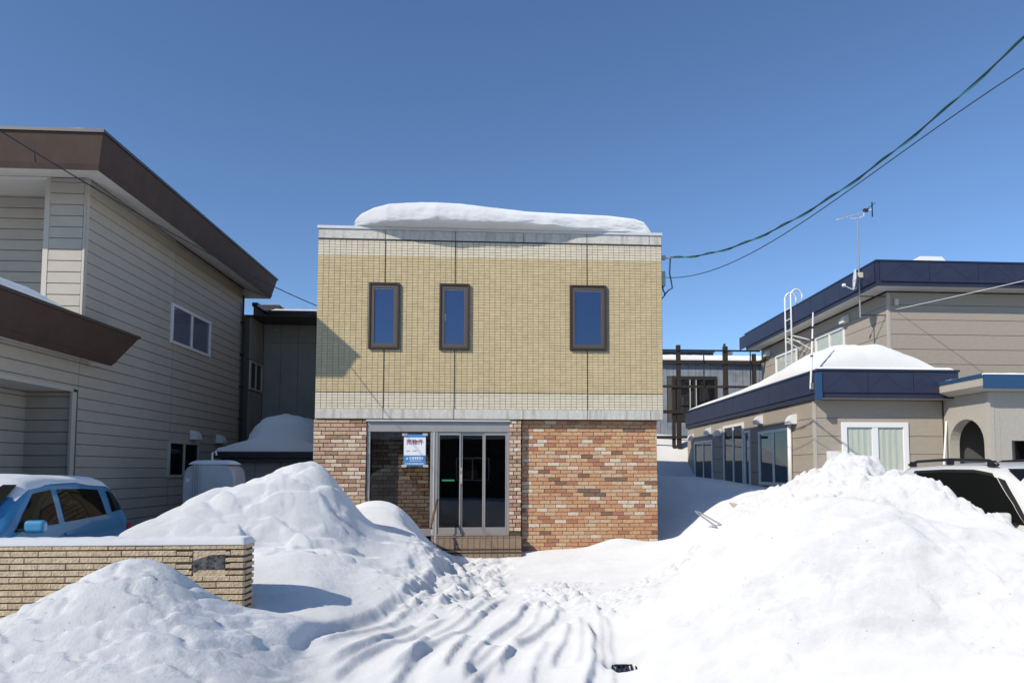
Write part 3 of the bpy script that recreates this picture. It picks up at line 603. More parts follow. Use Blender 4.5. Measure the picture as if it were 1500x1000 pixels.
# ================================================================ LEFT HOUSE
lh = thing('left_house', 'cream sided two storey house with brown eaves at the left', 'house', (-7, 12, 0))
BX, BYF, YB = -6.48, 10.88, 17.3
MB().box(-14, BX-.02, BYF+.7, YB-.02, 0, 6.1).box(-7.08, BX-.02, BYF+.02, BYF+.7, 3.0, 6.1).build('wall_core', 'siding_back', lh)
MB().box(-14, -7.2, 7.6, BYF+.7, 0, 3.3).box(-7.2, BX-.02, 7.6, 9.0, 0, 3.3).box(-7.2, BX-.02, 9.0, BYF+.7, 2.76, 3.3).box(-7.2, BX-.02, 10.77, BYF+.7, 0, 3.3).build('wall_core', 'siding_back', lh)
RHs = .178
def siding(parent, axis, plane, a0, a1, z0, z1, rh, m, out_, holes=(), name='siding_board', th=.016, gap=.006, zbase=0, vary=0):
    """horizontal boards, each an object; axis 'x': plane x=plane spanning y; 'y': plane y=plane spanning x"""
    k = 0; cache = {}
    zs = []; z = zbase
    while z < z1:
        if z+rh > z0: zs.append((max(z, z0), min(z+rh-gap, z1)))
        z += rh
    for za, zb in zs:
        if zb-za < .015: continue
        spans = [(a0, a1)]
        for h0, h1, hz0, hz1 in holes:
            if za < hz1-.01 and zb > hz0+.01:
                ns = []
                for s0, s1 in spans:
                    if h1 <= s0 or h0 >= s1: ns.append((s0, s1)); continue
                    if h0-s0 > .02: ns.append((s0, h0))
                    if s1-h1 > .02: ns.append((h1, s1))
                spans = ns
        pieces = [(s0, s1, za, zb) for s0, s1 in spans]
        for h0, h1, hz0, hz1 in holes:
            if za < hz1-.01 and zb > hz0+.01:
                q0, q1 = max(h0, a0), min(h1, a1)
                if q1 > q0:
                    if hz0-za > .012: pieces.append((q0, q1, za, hz0))
                    if zb-hz1 > .012: pieces.append((q0, q1, hz1, zb))
        for s0, s1, za, zb in pieces:
            key = (round(s1-s0, 3), round(zb-za, 3))
            if key not in cache:
                L, H = key; c = .004; mb = MB()
                if axis == 'x':
                    o = out_*th
                    vs = [(0,0,0),(0,L,0),(0,L,H),(0,0,H),(o,0,c),(o,L,c),(o*.85,L,H-c),(o*.85,0,H-c)]
                else:
                    o = out_*th
                    vs = [(0,0,0),(L,0,0),(L,0,H),(0,0,H),(0,o,c),(L,o,c),(L,o*.85,H-c),(0,o*.85,H-c)]
                mb.add(vs, [(4,5,6,7),(0,1,5,4),(1,2,6,5),(2,3,7,6),(3,0,4,7),(3,2,1,0)])
                me = mb.mesh(name, m)
                import bmesh
                bm = bmesh.new(); bm.from_mesh(me); bmesh.ops.recalc_face_normals(bm, faces=bm.faces); bm.to_mesh(me); bm.free()
                cache[key] = me
            link(name, cache[key], parent, (plane, s0, za) if axis == 'x' else (s0, plane, za))
h_up = (13.66, 15.45, 4.05, 4.84); h_lo = (13.72, 15.06, 1.42, 2.14)
siding(lh, 'x', BX-.018, BYF-.02, 13.775, 0, 6.12, RHs, 'siding_cream', 1, [h_up, h_lo]); siding(lh, 'x', BX-.018, 13.79, YB, 0, 6.1, RHs, 'siding_cream', 1, [h_up, h_lo])
siding(lh, 'x', BX-.018, 7.6, BYF-.03, 2.78, 3.3, RHs, 'siding_cream', 1); siding(lh, 'x', BX-.018, 7.6, 9.0, 0, 2.78, RHs, 'siding_cream', 1)
siding(lh, 'y', BYF+.018, -7.04, BX-.06, 3.3, 6.12, RHs, 'siding_cream', -1); siding(lh, 'y', BYF+.68, -14, -7.15, 3.3, 6.1, RHs, 'siding_cream', -1)
siding(lh, 'y', 10.765, -7.2, BX-.03, 0, 2.74, RHs, 'siding_cream', -1); siding(lh, 'x', -7.19, 9.0, 10.76, 0, 2.74, RHs, 'siding_cream', 1, [(9.3, 9.95, 1.65, 2.25)])
MB().box(-7.16, BX-.005, 9.02, 10.74, 2.745, 2.775).build('alcove_ceiling', 'soffit_white', lh)
def trim(parent, x0, x1, y0, y1, z0, z1, m, nm='corner_trim'): return MB().box(x0, x1, y0, y1, z0, z1).build(nm, m, parent, bevel=.004)
trim(lh, BX-.05, BX+.006, BYF-.006, BYF+.05, 3.3, 6.12, 'trim_cream'); trim(lh, -7.12, -7.04, BYF-.004, BYF+.6, 3.3, 6.12, 'trim_cream')
trim(lh, BX-.03, BX+.012, 10.70, 10.80, 0, 2.74, 'trim_cream'); trim(lh, BX-.02, BX+.01, 9.0, 10.70, 2.74, 2.80, 'trim_cream', 'lintel_trim')
MB().box(-14, -7.1, BYF-.005, BYF+.72, 6.08, 6.118).build('recess_soffit', 'soffit_white', lh)
def window_x(parent, X, y0, y1, z0, z1, out_, frame, paneM, th=.05, split=True, curtain=None, name='window'):
    """sliding window in a wall x = X facing out_ (+1/-1)"""
    f = MB(); o0, o1 = sorted((X-.02*out_, X+.035*out_))
    for a in ((y0, y0+th, z0, z1), (y1-th, y1, z0, z1), (y0+th, y1-th, z1-th, z1), (y0+th, y1-th, z0, z0+th)): f.box(o0, o1, a[0], a[1], a[2], a[3])
    fo = f.build(name, frame, parent, bevel=.003)
    ym = (y0+y1)/2; s = MB(); i0, i1 = sorted((X-.015*out_, X+.022*out_))
    if split: s.box(i0, i1, ym-th*.6, ym+th*.6, z0+th, z1-th).build('meeting_stile', frame, fo)
    for p0, p1 in (((y0+th, ym-th*.6), (ym+th*.6, y1-th)) if split else ((y0+th, y1-th),)):
        MB().box(X-.003, X+.003, p0, p1, z0+th, z1-th).build('pane', paneM, fo)
    if curtain: MB().box(*sorted((X-.014*out_, X-.010*out_)), y0+th, y1-th, z0+th, z1-th).build('curtain', curtain, fo)
    return fo
def window_y(parent, Y, x0, x1, z0, z1, frame, paneM, th=.05, split=True, curtain=None, name='window'):
    f = MB()
    for a in ((x0, x0+th, z0, z1), (x1-th, x1, z0, z1), (x0+th, x1-th, z1-th, z1), (x0+th, x1-th, z0, z0+th)): f.box(a[0], a[1], Y-.035, Y+.02, a[2], a[3])
    fo = f.build(name, frame, parent, bevel=.003); xm = (x0+x1)/2
    if split: MB().box(xm-th*.6, xm+th*.6, Y-.022, Y+.015, z0+th, z1-th).build('meeting_stile', frame, fo)
    for p0, p1 in (((x0+th, xm-th*.6), (xm+th*.6, x1-th)) if split else ((x0+th, x1-th),)):
        MB().box(p0, p1, Y-.003, Y+.003, z0+th, z1-th).build('pane', paneM, fo)
    if curtain:
        c = MB(); n = 30; vs = []
        for i in range(n+1):
            xx = x0+th+(x1-x0-2*th)*i/n; yy = Y+.012+.005*math.sin(i*1.9)
            vs += [(xx, yy, z0+th), (xx, yy, z1-th)]
        c.add(vs, [(2*i, 2*i+2, 2*i+3, 2*i+1) for i in range(n)]); c.build('curtain', curtain, fo)
    return fo
window_x(lh, BX, 13.66, 15.45, 4.05, 4.84, 1, 'white_paint', 'glass_film', .055, curtain='curtain_white'); window_x(lh, BX, 13.72, 15.06, 1.42, 2.14, 1, 'trim_cream', 'glass_dark', .05)
window_x(lh, -7.17, 9.3, 9.95, 1.65, 2.25, 1, 'trim_cream', 'glass_dark', .05, split=False)
def roof_ring(parent, x0, x1, y0, y1, ztop, zbot, inset, mf, ml, ms, soff, lip=.03, zs=None):
    """eaves: lip, slanting fascia, soffit running in to the wall line soff=(x0,x1,y0,y1)"""
    def rc(d, z): return rect(x0+d, x1-d, y0+d, y1-d, z)
    MB().rings([rc(0, ztop-.045), rc(-.012, ztop-.045), rc(-.012, ztop), rc(.05, ztop+.004)], 0, False, True).build('roof_edge', ml, parent)
    MB().rings([rc(.012, ztop-.044), rc(inset*.8, zbot+.09), rc(inset*.8-.006, zbot+.085), rc(inset, zbot)]).build('fascia', mf, parent)
    MB().rings([rc(inset, zbot+.001), rect(*soff, zs if zs is not None else zbot+.001)]).build('soffit', ms, parent)
roof_ring(lh, -14.5, -5.72, 9.9, 17.55, 6.43, 5.88, .13, 'brown_metal', 'brown_lip', 'soffit_white', (-14, BX+.004, BYF-.01, YB+.1), zs=6.12)
roof_ring(lh, -14.5, -5.9, 7.3, 11.43, 3.73, 3.20, .28, 'brown_metal', 'brown_lip', 'soffit_white', (-14, BX+.004, 7.6, 11.1), zs=3.26)
for xx in (-6.72, -7.9, -9.1): MB().bar((xx, 9.93, 6.36), (xx+.01, 10.0, 5.97), .012, .012).build('fascia_joint', 'brown_lip', lh)
def hood(parent, x, y, z, out_, ax='x', s=1.0):
    """quarter-round vent hood"""
    mb = MB(); n = 6; wv = .11*s; lp = []
    for sgn in (-1, 1):
        g_ = [(0, 0)]
        for k in range(n+1): a = math.pi/2*k/n; g_.append((.16*s*math.sin(a), .20*s*math.cos(a)-.0))
        lp.append([((x+out_*d, y+sgn*wv, z+hh) if ax == 'x' else (x+sgn*wv, y+out_*d, z+hh)) for d, hh in g_])
    mb.rings(lp, 0, True, True); return mb.build('vent_hood', 'white_plastic', parent, smooth=False, fix=True)
hood(lh, BX+.002, 14.75, 2.20, 1); hood(lh, BX+.002, 16.05, 2.18, 1)
MB().tube([(BX+.05, 17.22, .3), (BX+.05, 17.22, 5.9)], .025).build('downpipe', 'black_steel', lh)
for zz in (1.2, 2.0, 2.8, 3.6, 4.4, 5.2): MB().box(BX, BX+.09, 17.19, 17.25, zz, zz+.05).build('pipe_clip', 'black_steel', lh)
snow_loaf('roof_snow', -14.4, -5.75, 9.98, 17.5, 6.434, .10, 'thin snow layer on the upper roof of the cream house', r=.1, seed=1, nx=60, ny=60)
snow_loaf('roof_snow', -6.95, -6.0, 10.1, 11.3, 6.46, .13, 'small white lump of snow on the roof corner of the cream house', r=.4, seed=9)
snow_loaf('roof_snow', -14.3, -5.98, 7.4, 10.86, 3.734, .42, 'smooth shaded snow on the lower brown roof of the cream house', r=1.3, seed=2, nx=60, ny=40, prof=lambda U, V: np.clip(.15+(1-U)*6, .0, 1.0))
# grey rear wing
gw = thing('rear_building', 'grey panelled building with maroon eaves behind the cream house', 'building', (-5, 19, 0))
YG = 18.32
MB().box(-9, -6.32, 17.36, 24, 0, 5.42).box(-6.32, -2.2, YG+.02, 24, 0, 5.42).build('wall_core', 'siding_back', gw)
for i in range(9):
    xa = -6.29+i*.45; 
    for z0, z1 in ((2.90, 4.93), (4.94, 5.41)): MB().box(xa, xa+.442, YG, YG+.03, z0, z1).build('wall_panel', 'panel_grey', gw)
    MB().box(xa, xa+.442, YG+.005, YG+.03, .2, 2.80).build('wall_panel', 'panel_dark', gw)  # near-black colour stands in for the shade of an opening under the ledge
MB().box(-6.3, -2.3, YG-.05, YG+.02, 2.81, 2.88).build('ledge', 'white_paint', gw)
for ya, yb in ((17.38, 17.82), (17.83, 18.29)):
    MB().box(-6.33, -6.30, ya, yb, 4.35, 5.41).build('wall_panel', 'panel_grey', gw); MB().box(-6.33, -6.30, ya, yb, .2, 3.55).build('wall_panel', 'panel_grey', gw)
window_x(gw, -6.31, 17.4, 18.26, 3.58, 4.32, 1, 'trim_cream', 'glass_dark', .05)
MB().box(-6.34, -6.30, 18.26, 18.3, 3.55, 4.35).build('wall_panel', 'panel_grey', gw)
MB().rings([rect(-9.2, -2.0, 17.3, 24.2, 5.42), rect(-9.2, -2.0, 17.3, 24.2, 5.44)], 0, True, True).build('roof_deck', 'brown_lip', gw)
MB().box(-6.3, -2.0, YG-.14, YG-.10, 5.43, 5.66).build('fascia', 'maroon', gw); MB().box(-6.22, -6.18, 17.32, YG-.14, 5.43, 5.66).build('fascia', 'brown_metal', gw)
MB().box(-6.3, -2.0, YG-.17, YG-.02, 5.665, 5.76).build('roof_edge', 'brown_lip', gw); MB().box(-6.26, -6.12, 17.32, YG-.17, 5.665, 5.76).build('roof_edge', 'brown_lip', gw)
MB().box(-6.95, -6.45, 20, 20.5, 5.45, 6.35).build('chimney', 'brown_metal', gw)
MB().box(-6.02, -5.85, YG-.06, YG-.005, 5.22, 5.28).build('wall_lamp', 'galv', gw)
snow_loaf('roof_snow', -6.1, -2.1, YG-.12, 23.5, 5.765, .07, 'thin bright snow strip on the grey rear building', r=.12, seed=5)
# shed with its snow cap, oil tank
sh = thing('garden_shed', 'low dark metal shed between the cream house and the shop', 'shed', (-4.7, 14.8, 0))
for i in range(4): MB().box(-5.5+i*.5, -5.5+i*.5+.488, 14.25, 14.29, 0, 1.72).build('wall_panel', 'panel_grey', sh)
MB().box(-5.5, -3.52, 14.292, 15.9, 0, 1.72).build('body', 'panel_dark', sh); MB().box(-5.72, -3.46, 13.98, 16.1, 1.80, 1.93).build('roof', 'black_steel', sh, bevel=.01); MB().box(-5.62, -3.5, 14.1, 16.0, 1.721, 1.798).build('eave', 'brown_lip', sh)
def dome(U, V): 
    rr = np.sqrt((np.abs((U-.05)/.72))**2.6 + (np.abs(V)/.9)**2.6); d = np.sqrt(np.clip(1-np.clip(rr, 0, 1)**2.4, 0, 1)); return .10*np.clip(1.6-np.abs(U), .3, 1) + .30*np.clip(1-np.abs(U)*.92, 0, 1)**1.0 + .62*d
snow_loaf('shed_snow', -5.70, -3.48, 14.0, 16.05, 1.932, .80, 'tall layered dome of shaded snow on the shed roof', r=.06, seed=6, nx=90, ny=60, prof=dome, strata=.012)
tk = thing('oil_tank', 'white rounded heating oil tank against the cream house', 'tank', (-5.0, 12.2, 0))
prof = []
for k in range(24):
    a = 2*math.pi*k/24; e = 2/5
    prof.append((math.copysign(abs(math.cos(a))**e, math.cos(a))*.36, math.copysign(abs(math.sin(a))**e, math.sin(a))*.52))
mb = MB(); lps = []
for y_, s_ in ((11.98, .93), (12.0, .98), (12.03, 1), (12.45, 1), (12.48, .98), (12.5, .93)): lps.append([(-4.97+p[0]*1.22*s_, y_, 1.14+p[1]*s_) for p in prof])
mb.rings(lps, 0, True, True); mb.build('tank_body', 'tank', tk, fix=True)
for xx in (-5.20, -5.12): MB().tube([(xx, 11.95, .5), (xx, 11.95, 1.66)], .016).build('strap', 'galv', tk)
for xx in (-5.3, -4.65):
    for yy in (12.05, 12.42): MB().box(xx-.025, xx+.025, yy-.02, yy+.02, 0, .66).build('leg', 'galv', tk)
MB().tube([(-5.05, 12.3, 1.64), (-5.05, 12.3, 1.86), (-4.99, 12.3, 1.88), (-4.98, 12.3, 1.82)], .018).build('vent_pipe', 'white_plastic', tk)
MB().box(-5.34, -5.28, 11.965, 11.985, 1.36, 1.42).build('plate', 'white_paint', tk)
snow_loaf('tank_snow', -5.32, -4.62, 11.99, 12.49, 1.655, .07, 'thin cap of snow on the white oil tank', r=.15, seed=7)

# ================================================================ BLOCK WALL
bw = thing('block_wall', 'low tan split-faced block wall with deep horizontal joints at the left', 'wall', (-3.5, 6.3, 0))
WX0, WX1, WY0, WY1, WT = -4.72, -2.25, 6.2, 6.45, .905
MB().box(WX0+.02, WX1-.013, WY0+.014, WY1-.013, -.2, WT-.004).build('core', 'mortar_wall', bw)
hh = .0553; rr_ = random.Random(21); cacheb = {}
for r_ in range(19):
    z1_ = WT-r_*hh; z0_ = z1_-hh+.011
    x = WX1; first = True
    while x > WX0+.02:
        l = (.115 if r_ % 2 and first else .23); l = min(l, x-WX0); first = False; dy = rr_.uniform(-.004, .004); mm = rr_.choice(['wall_brick', 'wall_brick', 'wall_brick_b'])
        if not (x-l < -2.41 and x > -2.685 and z1_ > .665 and z0_ < .82):
            key = (round(l, 2), mm)
            if key not in cacheb: cacheb[key] = MB().chbox(0, l-.0025, 0, .05, 0, hh-.011, .004).mesh('brick', mm)
            link('brick', cacheb[key], bw, (x-l, WY0+dy, z0_))
        else:
            for xa, xb in ((x-l, min(x, -2.687)), (max(x-l, -2.408), x)):
                if xb-xa > .01: MB().chbox(xa, xb-.0025, WY0+dy, WY0+.05, z0_, z1_-.011, .004).build('brick', mm, bw)
        x -= l
    key = ('end', r_ % 2)
    mm = rr_.choice(['wall_brick', 'wall_brick_b'])
    MB().box(WX1-.04, WX1+rr_.uniform(-.003, .003), WY0+.052, WY1, z0_, z1_-.011).build('brick', mm, bw)
MB().box(-2.684, -2.411, WY0+.008, WY0+.05, .61, .848).build('plate_surround', 'wall_brick', bw)
pl = [(-2.68, .665), (-2.645, .69), (-2.415, .69), (-2.412, .812), (-2.53, .812), (-2.60, .79), (-2.68, .765)]
MB().rings([[(x, WY0+.03, z) for x, z in pl], [(x, WY0-.002, z) for x, z in pl]], 0, True, True).build('name_plate', 'granite', bw, fix=True)
snow_loaf('wall_snow', WX0, WX1+.01, WY0-.01, WY1+.01, WT-.008, .055, 'flat strip of snow along the top of the tan block wall', r=.05, seed=8, nx=120, ny=20)

# ================================================================ CARS
def make_car(name, label, cat_, loc, rz, paint, S, rails=False, group='parked cars'):
    """S: stations (s, z_belt, z_top, half_w_belt, half_w_top); local +x is forward, z from the ground"""
    t = thing(name, label, cat_, loc, group); t.rotation_euler = (0, 0, rz)
    S = np.array(S, float); ss = np.linspace(S[0,0], S[-1,0], 44)
    I = lambda s, k: float(np.interp(s, S[:,0], S[:,k]))
    def sec(s):
        zb, zt, wb, wt = I(s,1), I(s,2), I(s,3), I(s,4); zt = max(zt, zb+.02)
        pts = [(wb*.86, .22), (wb*.97, .32), (wb, .55), (wb*.995, zb-.12), (wb*.97, zb), (wt+(wb*.97-wt)*.5, (zb+zt)/2), (wt+.012, zt-.07), (wt-.04, zt-.02), (wt*.55, zt+.012), (0, zt+.022)]
        return pts
    loops = []
    for s in ss:
        p = sec(s); loops.append([(s, -w_, z) for w_, z in p] + [(s, w_, z) for w_, z in p[:-1][::-1]])
    def place(o): o.matrix_parent_inverse = Matrix.Identity(4); return o
    place(MB().rings(loops, 0, True, True).build('body', paint, t, smooth=True, fix=True))
    def side_pt(s, v, side, off=.006):
        zb, zt, wb, wt = I(s,1), I(s,2), I(s,3), I(s,4); a = (wb*.97, zb); m_ = (wt+(wb*.97-wt)*.5, (zb+zt)/2); c = (wt+.012, zt-.07)
        p = (a[0]+(m_[0]-a[0])*v*2, a[1]+(m_[1]-a[1])*v*2) if v < .5 else (m_[0]+(c[0]-m_[0])*(v*2-1), m_[1]+(c[1]-m_[1])*(v*2-1))
        return (s, side*(p[0]+off), p[1]+off*.2)
    def side_window(poly, m_, side, nm, off=.006):
        n = 10; vs = []; fs = []
        # poly: lower-front, lower-rear, upper-rear, upper-front in (s, v)
        for j in range(n+1):
            for i in range(n+1):
                u, v = i/n, j/n
                a = np.array(poly[0])*(1-u)+np.array(poly[1])*u; c = np.array(poly[3])*(1-u)+np.array(poly[2])*u; q = a*(1-v)+c*v
                vs.append(side_pt(q[0], q[1], side, off))
        for j in range(n):
            for i in range(n): fs.append((j*(n+1)+i, j*(n+1)+i+1, (j+1)*(n+1)+i+1, (j+1)*(n+1)+i))
        return place(MB().add(vs, fs).build(nm, m_, t, smooth=True))
    def wheel(x, side):
        y = side*(I(x,3)*.97-.10); tr = MB().lathe((x, y, .31), [(.2, -.09), (.29, -.09), (.31, -.06), (.31, .06), (.29, .09), (.2, .09)], 24, axis='y').build('wheel', 'rubber', t, smooth=False); place(tr)
        r_ = MB().lathe((x, y+side*.0, .31), [(.02, -.092*1), (.2, -.07), (.2, .07), (.02, .092)], 16, axis='y').build('rim', 'rim', tr); r_.matrix_parent_inverse = Matrix.Identity(4)
    return t, side_window, wheel, place, I
# blue hatchback, nose to the street
S = [(-1.70,.84,.86,.60,.55),(-1.66,.96,1.04,.68,.55),(-1.58,1.02,1.2,.71,.56),(-1.42,1.02,1.38,.73,.57),(-1.25,1.01,1.435,.735,.575),(-.6,.99,1.47,.74,.585),(0,.975,1.47,.74,.585),(.35,.97,1.43,.74,.575),(.62,.965,1.28,.74,.56),(.95,.95,1.06,.73,.54),(1.1,.92,.97,.72,.54),(1.5,.80,.86,.69,.5),(1.68,.66,.70,.62,.45)]
car, swin, wheel, place, I_ = make_car('blue_car', 'snow-topped bright blue hatchback parked beside the cream house', 'car', (-5.62, 7.95, -.04), R(-90+3.5), 'car_blue', S)
for sd in (-1, 1):
    swin([(.78,.05),(.02,.05),(.02,.93),(.32,.93)], 'car_glass', sd, 'front_window'); swin([(-.10,.06),(-1.02,.08),(-.98,.90),(-.10,.93)], 'car_glass', sd, 'rear_window'); swin([(-1.17,.12),(-1.44,.16),(-1.36,.80),(-1.18,.86)], 'car_glass', sd, 'quarter_window')
    for s in (1.08, -1.12): wheel(s, sd)
    m_ = MB().box(.655, .745, sd*.86-.10, sd*.86+.10, .955, 1.085); place(m_.build('mirror', 'car_blue', car, bevel=.038))
    place(MB().box(.66, .74, min(sd*.70, sd*.80), max(sd*.70, sd*.80), .97, 1.0).build('mirror_arm', 'car_black', car))
    place(MB().box(-.22, -.06, min(sd*.725, sd*.757), max(sd*.725, sd*.757), .86, .89).build('door_handle', 'car_blue', car, bevel=.008))
    place(MB().box(-1.68, -1.56, min(sd*.60, sd*.722), max(sd*.60, sd*.722), .62, .90).build('tail_lamp', 'lamp_red', car, bevel=.02)); place(MB().box(1.46, 1.62, min(sd*.45, sd*.66), max(sd*.45, sd*.66), .62, .76).build('headlight', 'lamp_clear', car, bevel=.03))
vs = [(.99, -.52, 1.0), (.99, .52, 1.0), (.40, .50, 1.42), (.40, -.50, 1.42)]; place(MB().add([(x+.02, y, z+.02) for x, y, z in vs], [(0, 1, 2, 3)]).build('windscreen', 'car_glass', car))
place(MB().add([(-1.60, -.5, 1.05), (-1.60, .5, 1.05), (-1.43, .5, 1.36), (-1.43, -.5, 1.36)], [(3, 2, 1, 0)]).build('rear_screen', 'car_glass', car))
def car_roof_snow(carobj, I, s0, s1, hw, h, label, seed):
    mt = Matrix.Translation(carobj.location) @ Matrix.Rotation(carobj.rotation_euler.z, 4, 'Z')
    def fn(u, v):
        s = s0+(s1-s0)*u; y = -hw+2*hw*v; e = min(1, min(u, 1-u)*8)**.5 * min(1, min(v, 1-v)*7)**.5
        z = I(s, 2)+.022-.05*abs(y/hw)**3 + h*e*(1+.15*math.sin(s*5+seed)) - (.02 if e == 0 else 0)
        return tuple(mt @ Vector((s, y, z)))
    return surf('car_snow', fn, 50, 24, 'snow_soft', label)
car_roof_snow(car, I_, -1.42, .55, .57, .055, 'smooth snow layer on the blue car roof', 1)
# white estate with roof rails
S = [(-2.1,.85,.9,.7,.6),(-2.05,.98,1.2,.76,.62),(-1.9,1.0,1.50,.79,.64),(-1.6,1.0,1.62,.80,.655),(-.6,.99,1.645,.81,.665),(.0,.98,1.64,.81,.66),(.35,.98,1.59,.81,.65),(.7,.97,1.42,.80,.63),(1.1,.96,1.10,.80,.62),(1.25,.95,1.02,.79,.6),(1.9,.88,.93,.76,.55),(2.1,.70,.74,.70,.5)]
suv, swin, wheel, place, I_ = make_car('white_car', 'white estate car with black roof rails behind the right snow heap', 'car', (6.35, 7.82, -.01), R(-90-3.5), 'car_white', S)
for sd in (-1, 1):
    swin([(.98,.05),(-.25,.05),(-.25,.93),(.38,.93)], 'car_glass', sd, 'front_window', .007); swin([(-.22,.05),(-1.30,.05),(-1.28,.93),(-.22,.93)], 'car_glass', sd, 'rear_window', .007); swin([(-1.50,.25),(-1.82,.28),(-1.74,.82),(-1.50,.86)], 'car_glass', sd, 'quarter_window')
    swin([(1.10,.0),(.99,.04),(.385,.95),(.50,1.0)], 'car_black', sd, 'pillar', .005)
    swin([(.34,.93),(-1.36,.93),(-1.34,1.0),(.30,1.0)], 'car_black', sd, 'drip_rail', .006)
    for s in (1.3, -1.35): wheel(s, sd)
    m_ = MB().box(.755, .85, sd*.93-.105, sd*.93+.105, .955, 1.105); place(m_.build('mirror', 'car_white', suv, bevel=.04))
    place(MB().box(.77, .86, min(sd*.76, sd*.86), max(sd*.76, sd*.86), .97, 1.0).build('mirror_arm', 'car_black', suv))
    pts = [(.30, sd*.60, 1.625), (.15, sd*.605, 1.675), (-.6, sd*.61, 1.70), (-1.4, sd*.60, 1.685), (-1.62, sd*.60, 1.64)]
    rl = MB().tube(pts, .02, 8); ro = rl.build('roof_rail', 'car_black', suv, smooth=True); place(ro)
    for xx, zz in ((.2, 1.64), (-.62, 1.67), (-1.5, 1.65)):
        f_ = MB().box(xx-.06, xx+.06, sd*.605-.022, sd*.605+.022, zz-.04, zz+.035).build('rail_foot', 'car_black', ro, bevel=.01); f_.matrix_parent_inverse = Matrix.Identity(4)
    place(MB().box(-2.09, -1.93, min(sd*.62, sd*.775), max(sd*.62, sd*.775), .85, 1.15).build('tail_lamp', 'lamp_red', suv, bevel=.02)); place(MB().box(1.86, 2.02, min(sd*.5, sd*.72), max(sd*.5, sd*.72), .68, .84).build('headlight', 'lamp_clear', suv, bevel=.03))
place(MB().add([(1.12, -.6, 1.1), (1.12, .6, 1.1), (.42, .57, 1.58), (.42, -.57, 1.58)], [(0, 1, 2, 3)]).build('windscreen', 'car_glass', suv))
place(MB().add([(-2.07, -.58, 1.15), (-2.07, .58, 1.15), (-1.92, .58, 1.46), (-1.92, -.58, 1.46)], [(3, 2, 1, 0)]).build('rear_screen', 'car_glass', suv))

# ================================================================ RIGHT HOUSE
rh_ = thing('right_house', 'tan sided two storey house with navy blue eaves at the right', 'house', (9, 17, 0))
WX, WYF, WYB = 6.72, 14.3, 24.35; UX, UY, UYB = 10.05, 17.0, 25.7
MB().box(WX+.02, 9.62, WYF+.02, WYB-.02, 0, 3.08).box(9.62, 22, WYF+.02, WYB, 0, 3.08).build('wall_core', 'siding_back', rh_)
MB().box(UX+.02, 22, UY+.02, UYB, 3.0, 6.22).build('wall_core', 'siding_back', rh_)
PH = .39
holes = [(15.56, 17.44, 1.19, 2.57), (18.57, 20.29, 1.0, 2.90), (18.08, 18.5, 1.0, 2.66), (21.38, 23.4, 1.2, 2.55)]
siding(rh_, 'x', WX+.018, WYF+.05, WYB, .5, 3.08, PH, 'siding_tan', -1, holes, 'siding_panel', gap=.006, zbase=.35)
siding(rh_, 'y', WYF+.018, WX+.05, 9.62, .5, 3.08, PH, 'siding_tan', -1, [(7.33, 8.82, 1.45, 2.60)], 'siding_panel', gap=.005, zbase=.35)
siding(rh_, 'x', UX+.018, UY+.05, UYB, 3.6, 6.22, PH, 'siding_tan', -1, [(19.25, 21.1, 4.75, 5.80), (22.5, 24.3, 4.85, 5.74)], 'siding_panel', gap=.006, zbase=3.55)
siding(rh_, 'y', UY+.018, UX+.05, 20, 3.2, 6.22, PH, 'siding_tan', -1, [], 'siding_panel', gap=.006, zbase=3.16)
trim(rh_, WX-.006, WX+.06, WYF-.006, WYF+.06, .5, 3.07, 'trim_tan'); trim(rh_, UX-.006, UX+.07, UY-.006, UY+.07, 3.6, 6.21, 'trim_tan')
roof_ring(rh_, 6.64, 9.76, 13.9, 24.4, 3.70, 3.085, .03, 'navy', 'navy_lip', 'siding_tan', (6.66, 9.74, 13.93, 24.38), lip=.03)
MB().box(6.7, 9.7, 13.95, 24.3, 3.0865, 3.12).build('soffit_board', 'siding_tan', rh_)
roof_ring(rh_, 9.46, 23, 16.45, 25.85, 6.90, 6.235, .04, 'navy', 'navy_lip', 'soffit_white', (10.0, 22, 16.98, 25.7), lip=.03, zs=6.24)
k = 0
for y in np.arange(13.98, 24.2, .86): MB().box(6.628, 6.65, y, y+.848, 3.20, 3.63).build('fascia_panel', 'navy', rh_)
for y in np.arange(16.55, 25.6, .9): MB().box(9.452, 9.47, y, y+.888, 6.35, 6.84).build('fascia_panel', 'navy', rh_)
for i, x in enumerate(np.arange(6.74, 9.6, 1.0)):
    o = MB().box(x, min(x+.99, 9.74), 13.888, 13.91, 3.20, 3.63).build('fascia_panel', 'navy', rh_)
for i, x in enumerate(np.arange(9.56, 14, 1.3)): MB().box(x, x+1.29, 16.438, 16.46, 6.35, 6.84).build('fascia_panel', 'navy', rh_)
# embossed creases on the front fascias
cr = MB()
for x in np.arange(6.8, 9.4, .9): cr.bar((x, 13.886, 3.24), (x+.42, 13.886, 3.60), .012, .006, up=(0, 1, 0)).bar((x+.42, 13.886, 3.60), (x+.84, 13.886, 3.24), .012, .006, up=(0, 1, 0))
for x in np.arange(9.6, 14, 1.2): cr.bar((x, 16.436, 6.39), (x+.58, 16.436, 6.80), .014, .006, up=(0, 1, 0)).bar((x+.58, 16.436, 6.80), (x+1.16, 16.436, 6.39), .014, .006, up=(0, 1, 0))
cr.build('fascia_crease', 'navy', rh_)
MB().box(6.60, 6.72, 13.86, 13.96, 3.03, 3.62).build('fascia_corner', 'blue_metal', rh_)
window_x(rh_, WX, 15.56, 17.44, 1.19, 2.57, -1, 'white_paint', 'glass_dark', .08); window_x(rh_, WX, 21.38, 23.4, 1.2, 2.55, -1, 'white_paint', 'glass_dark', .07)
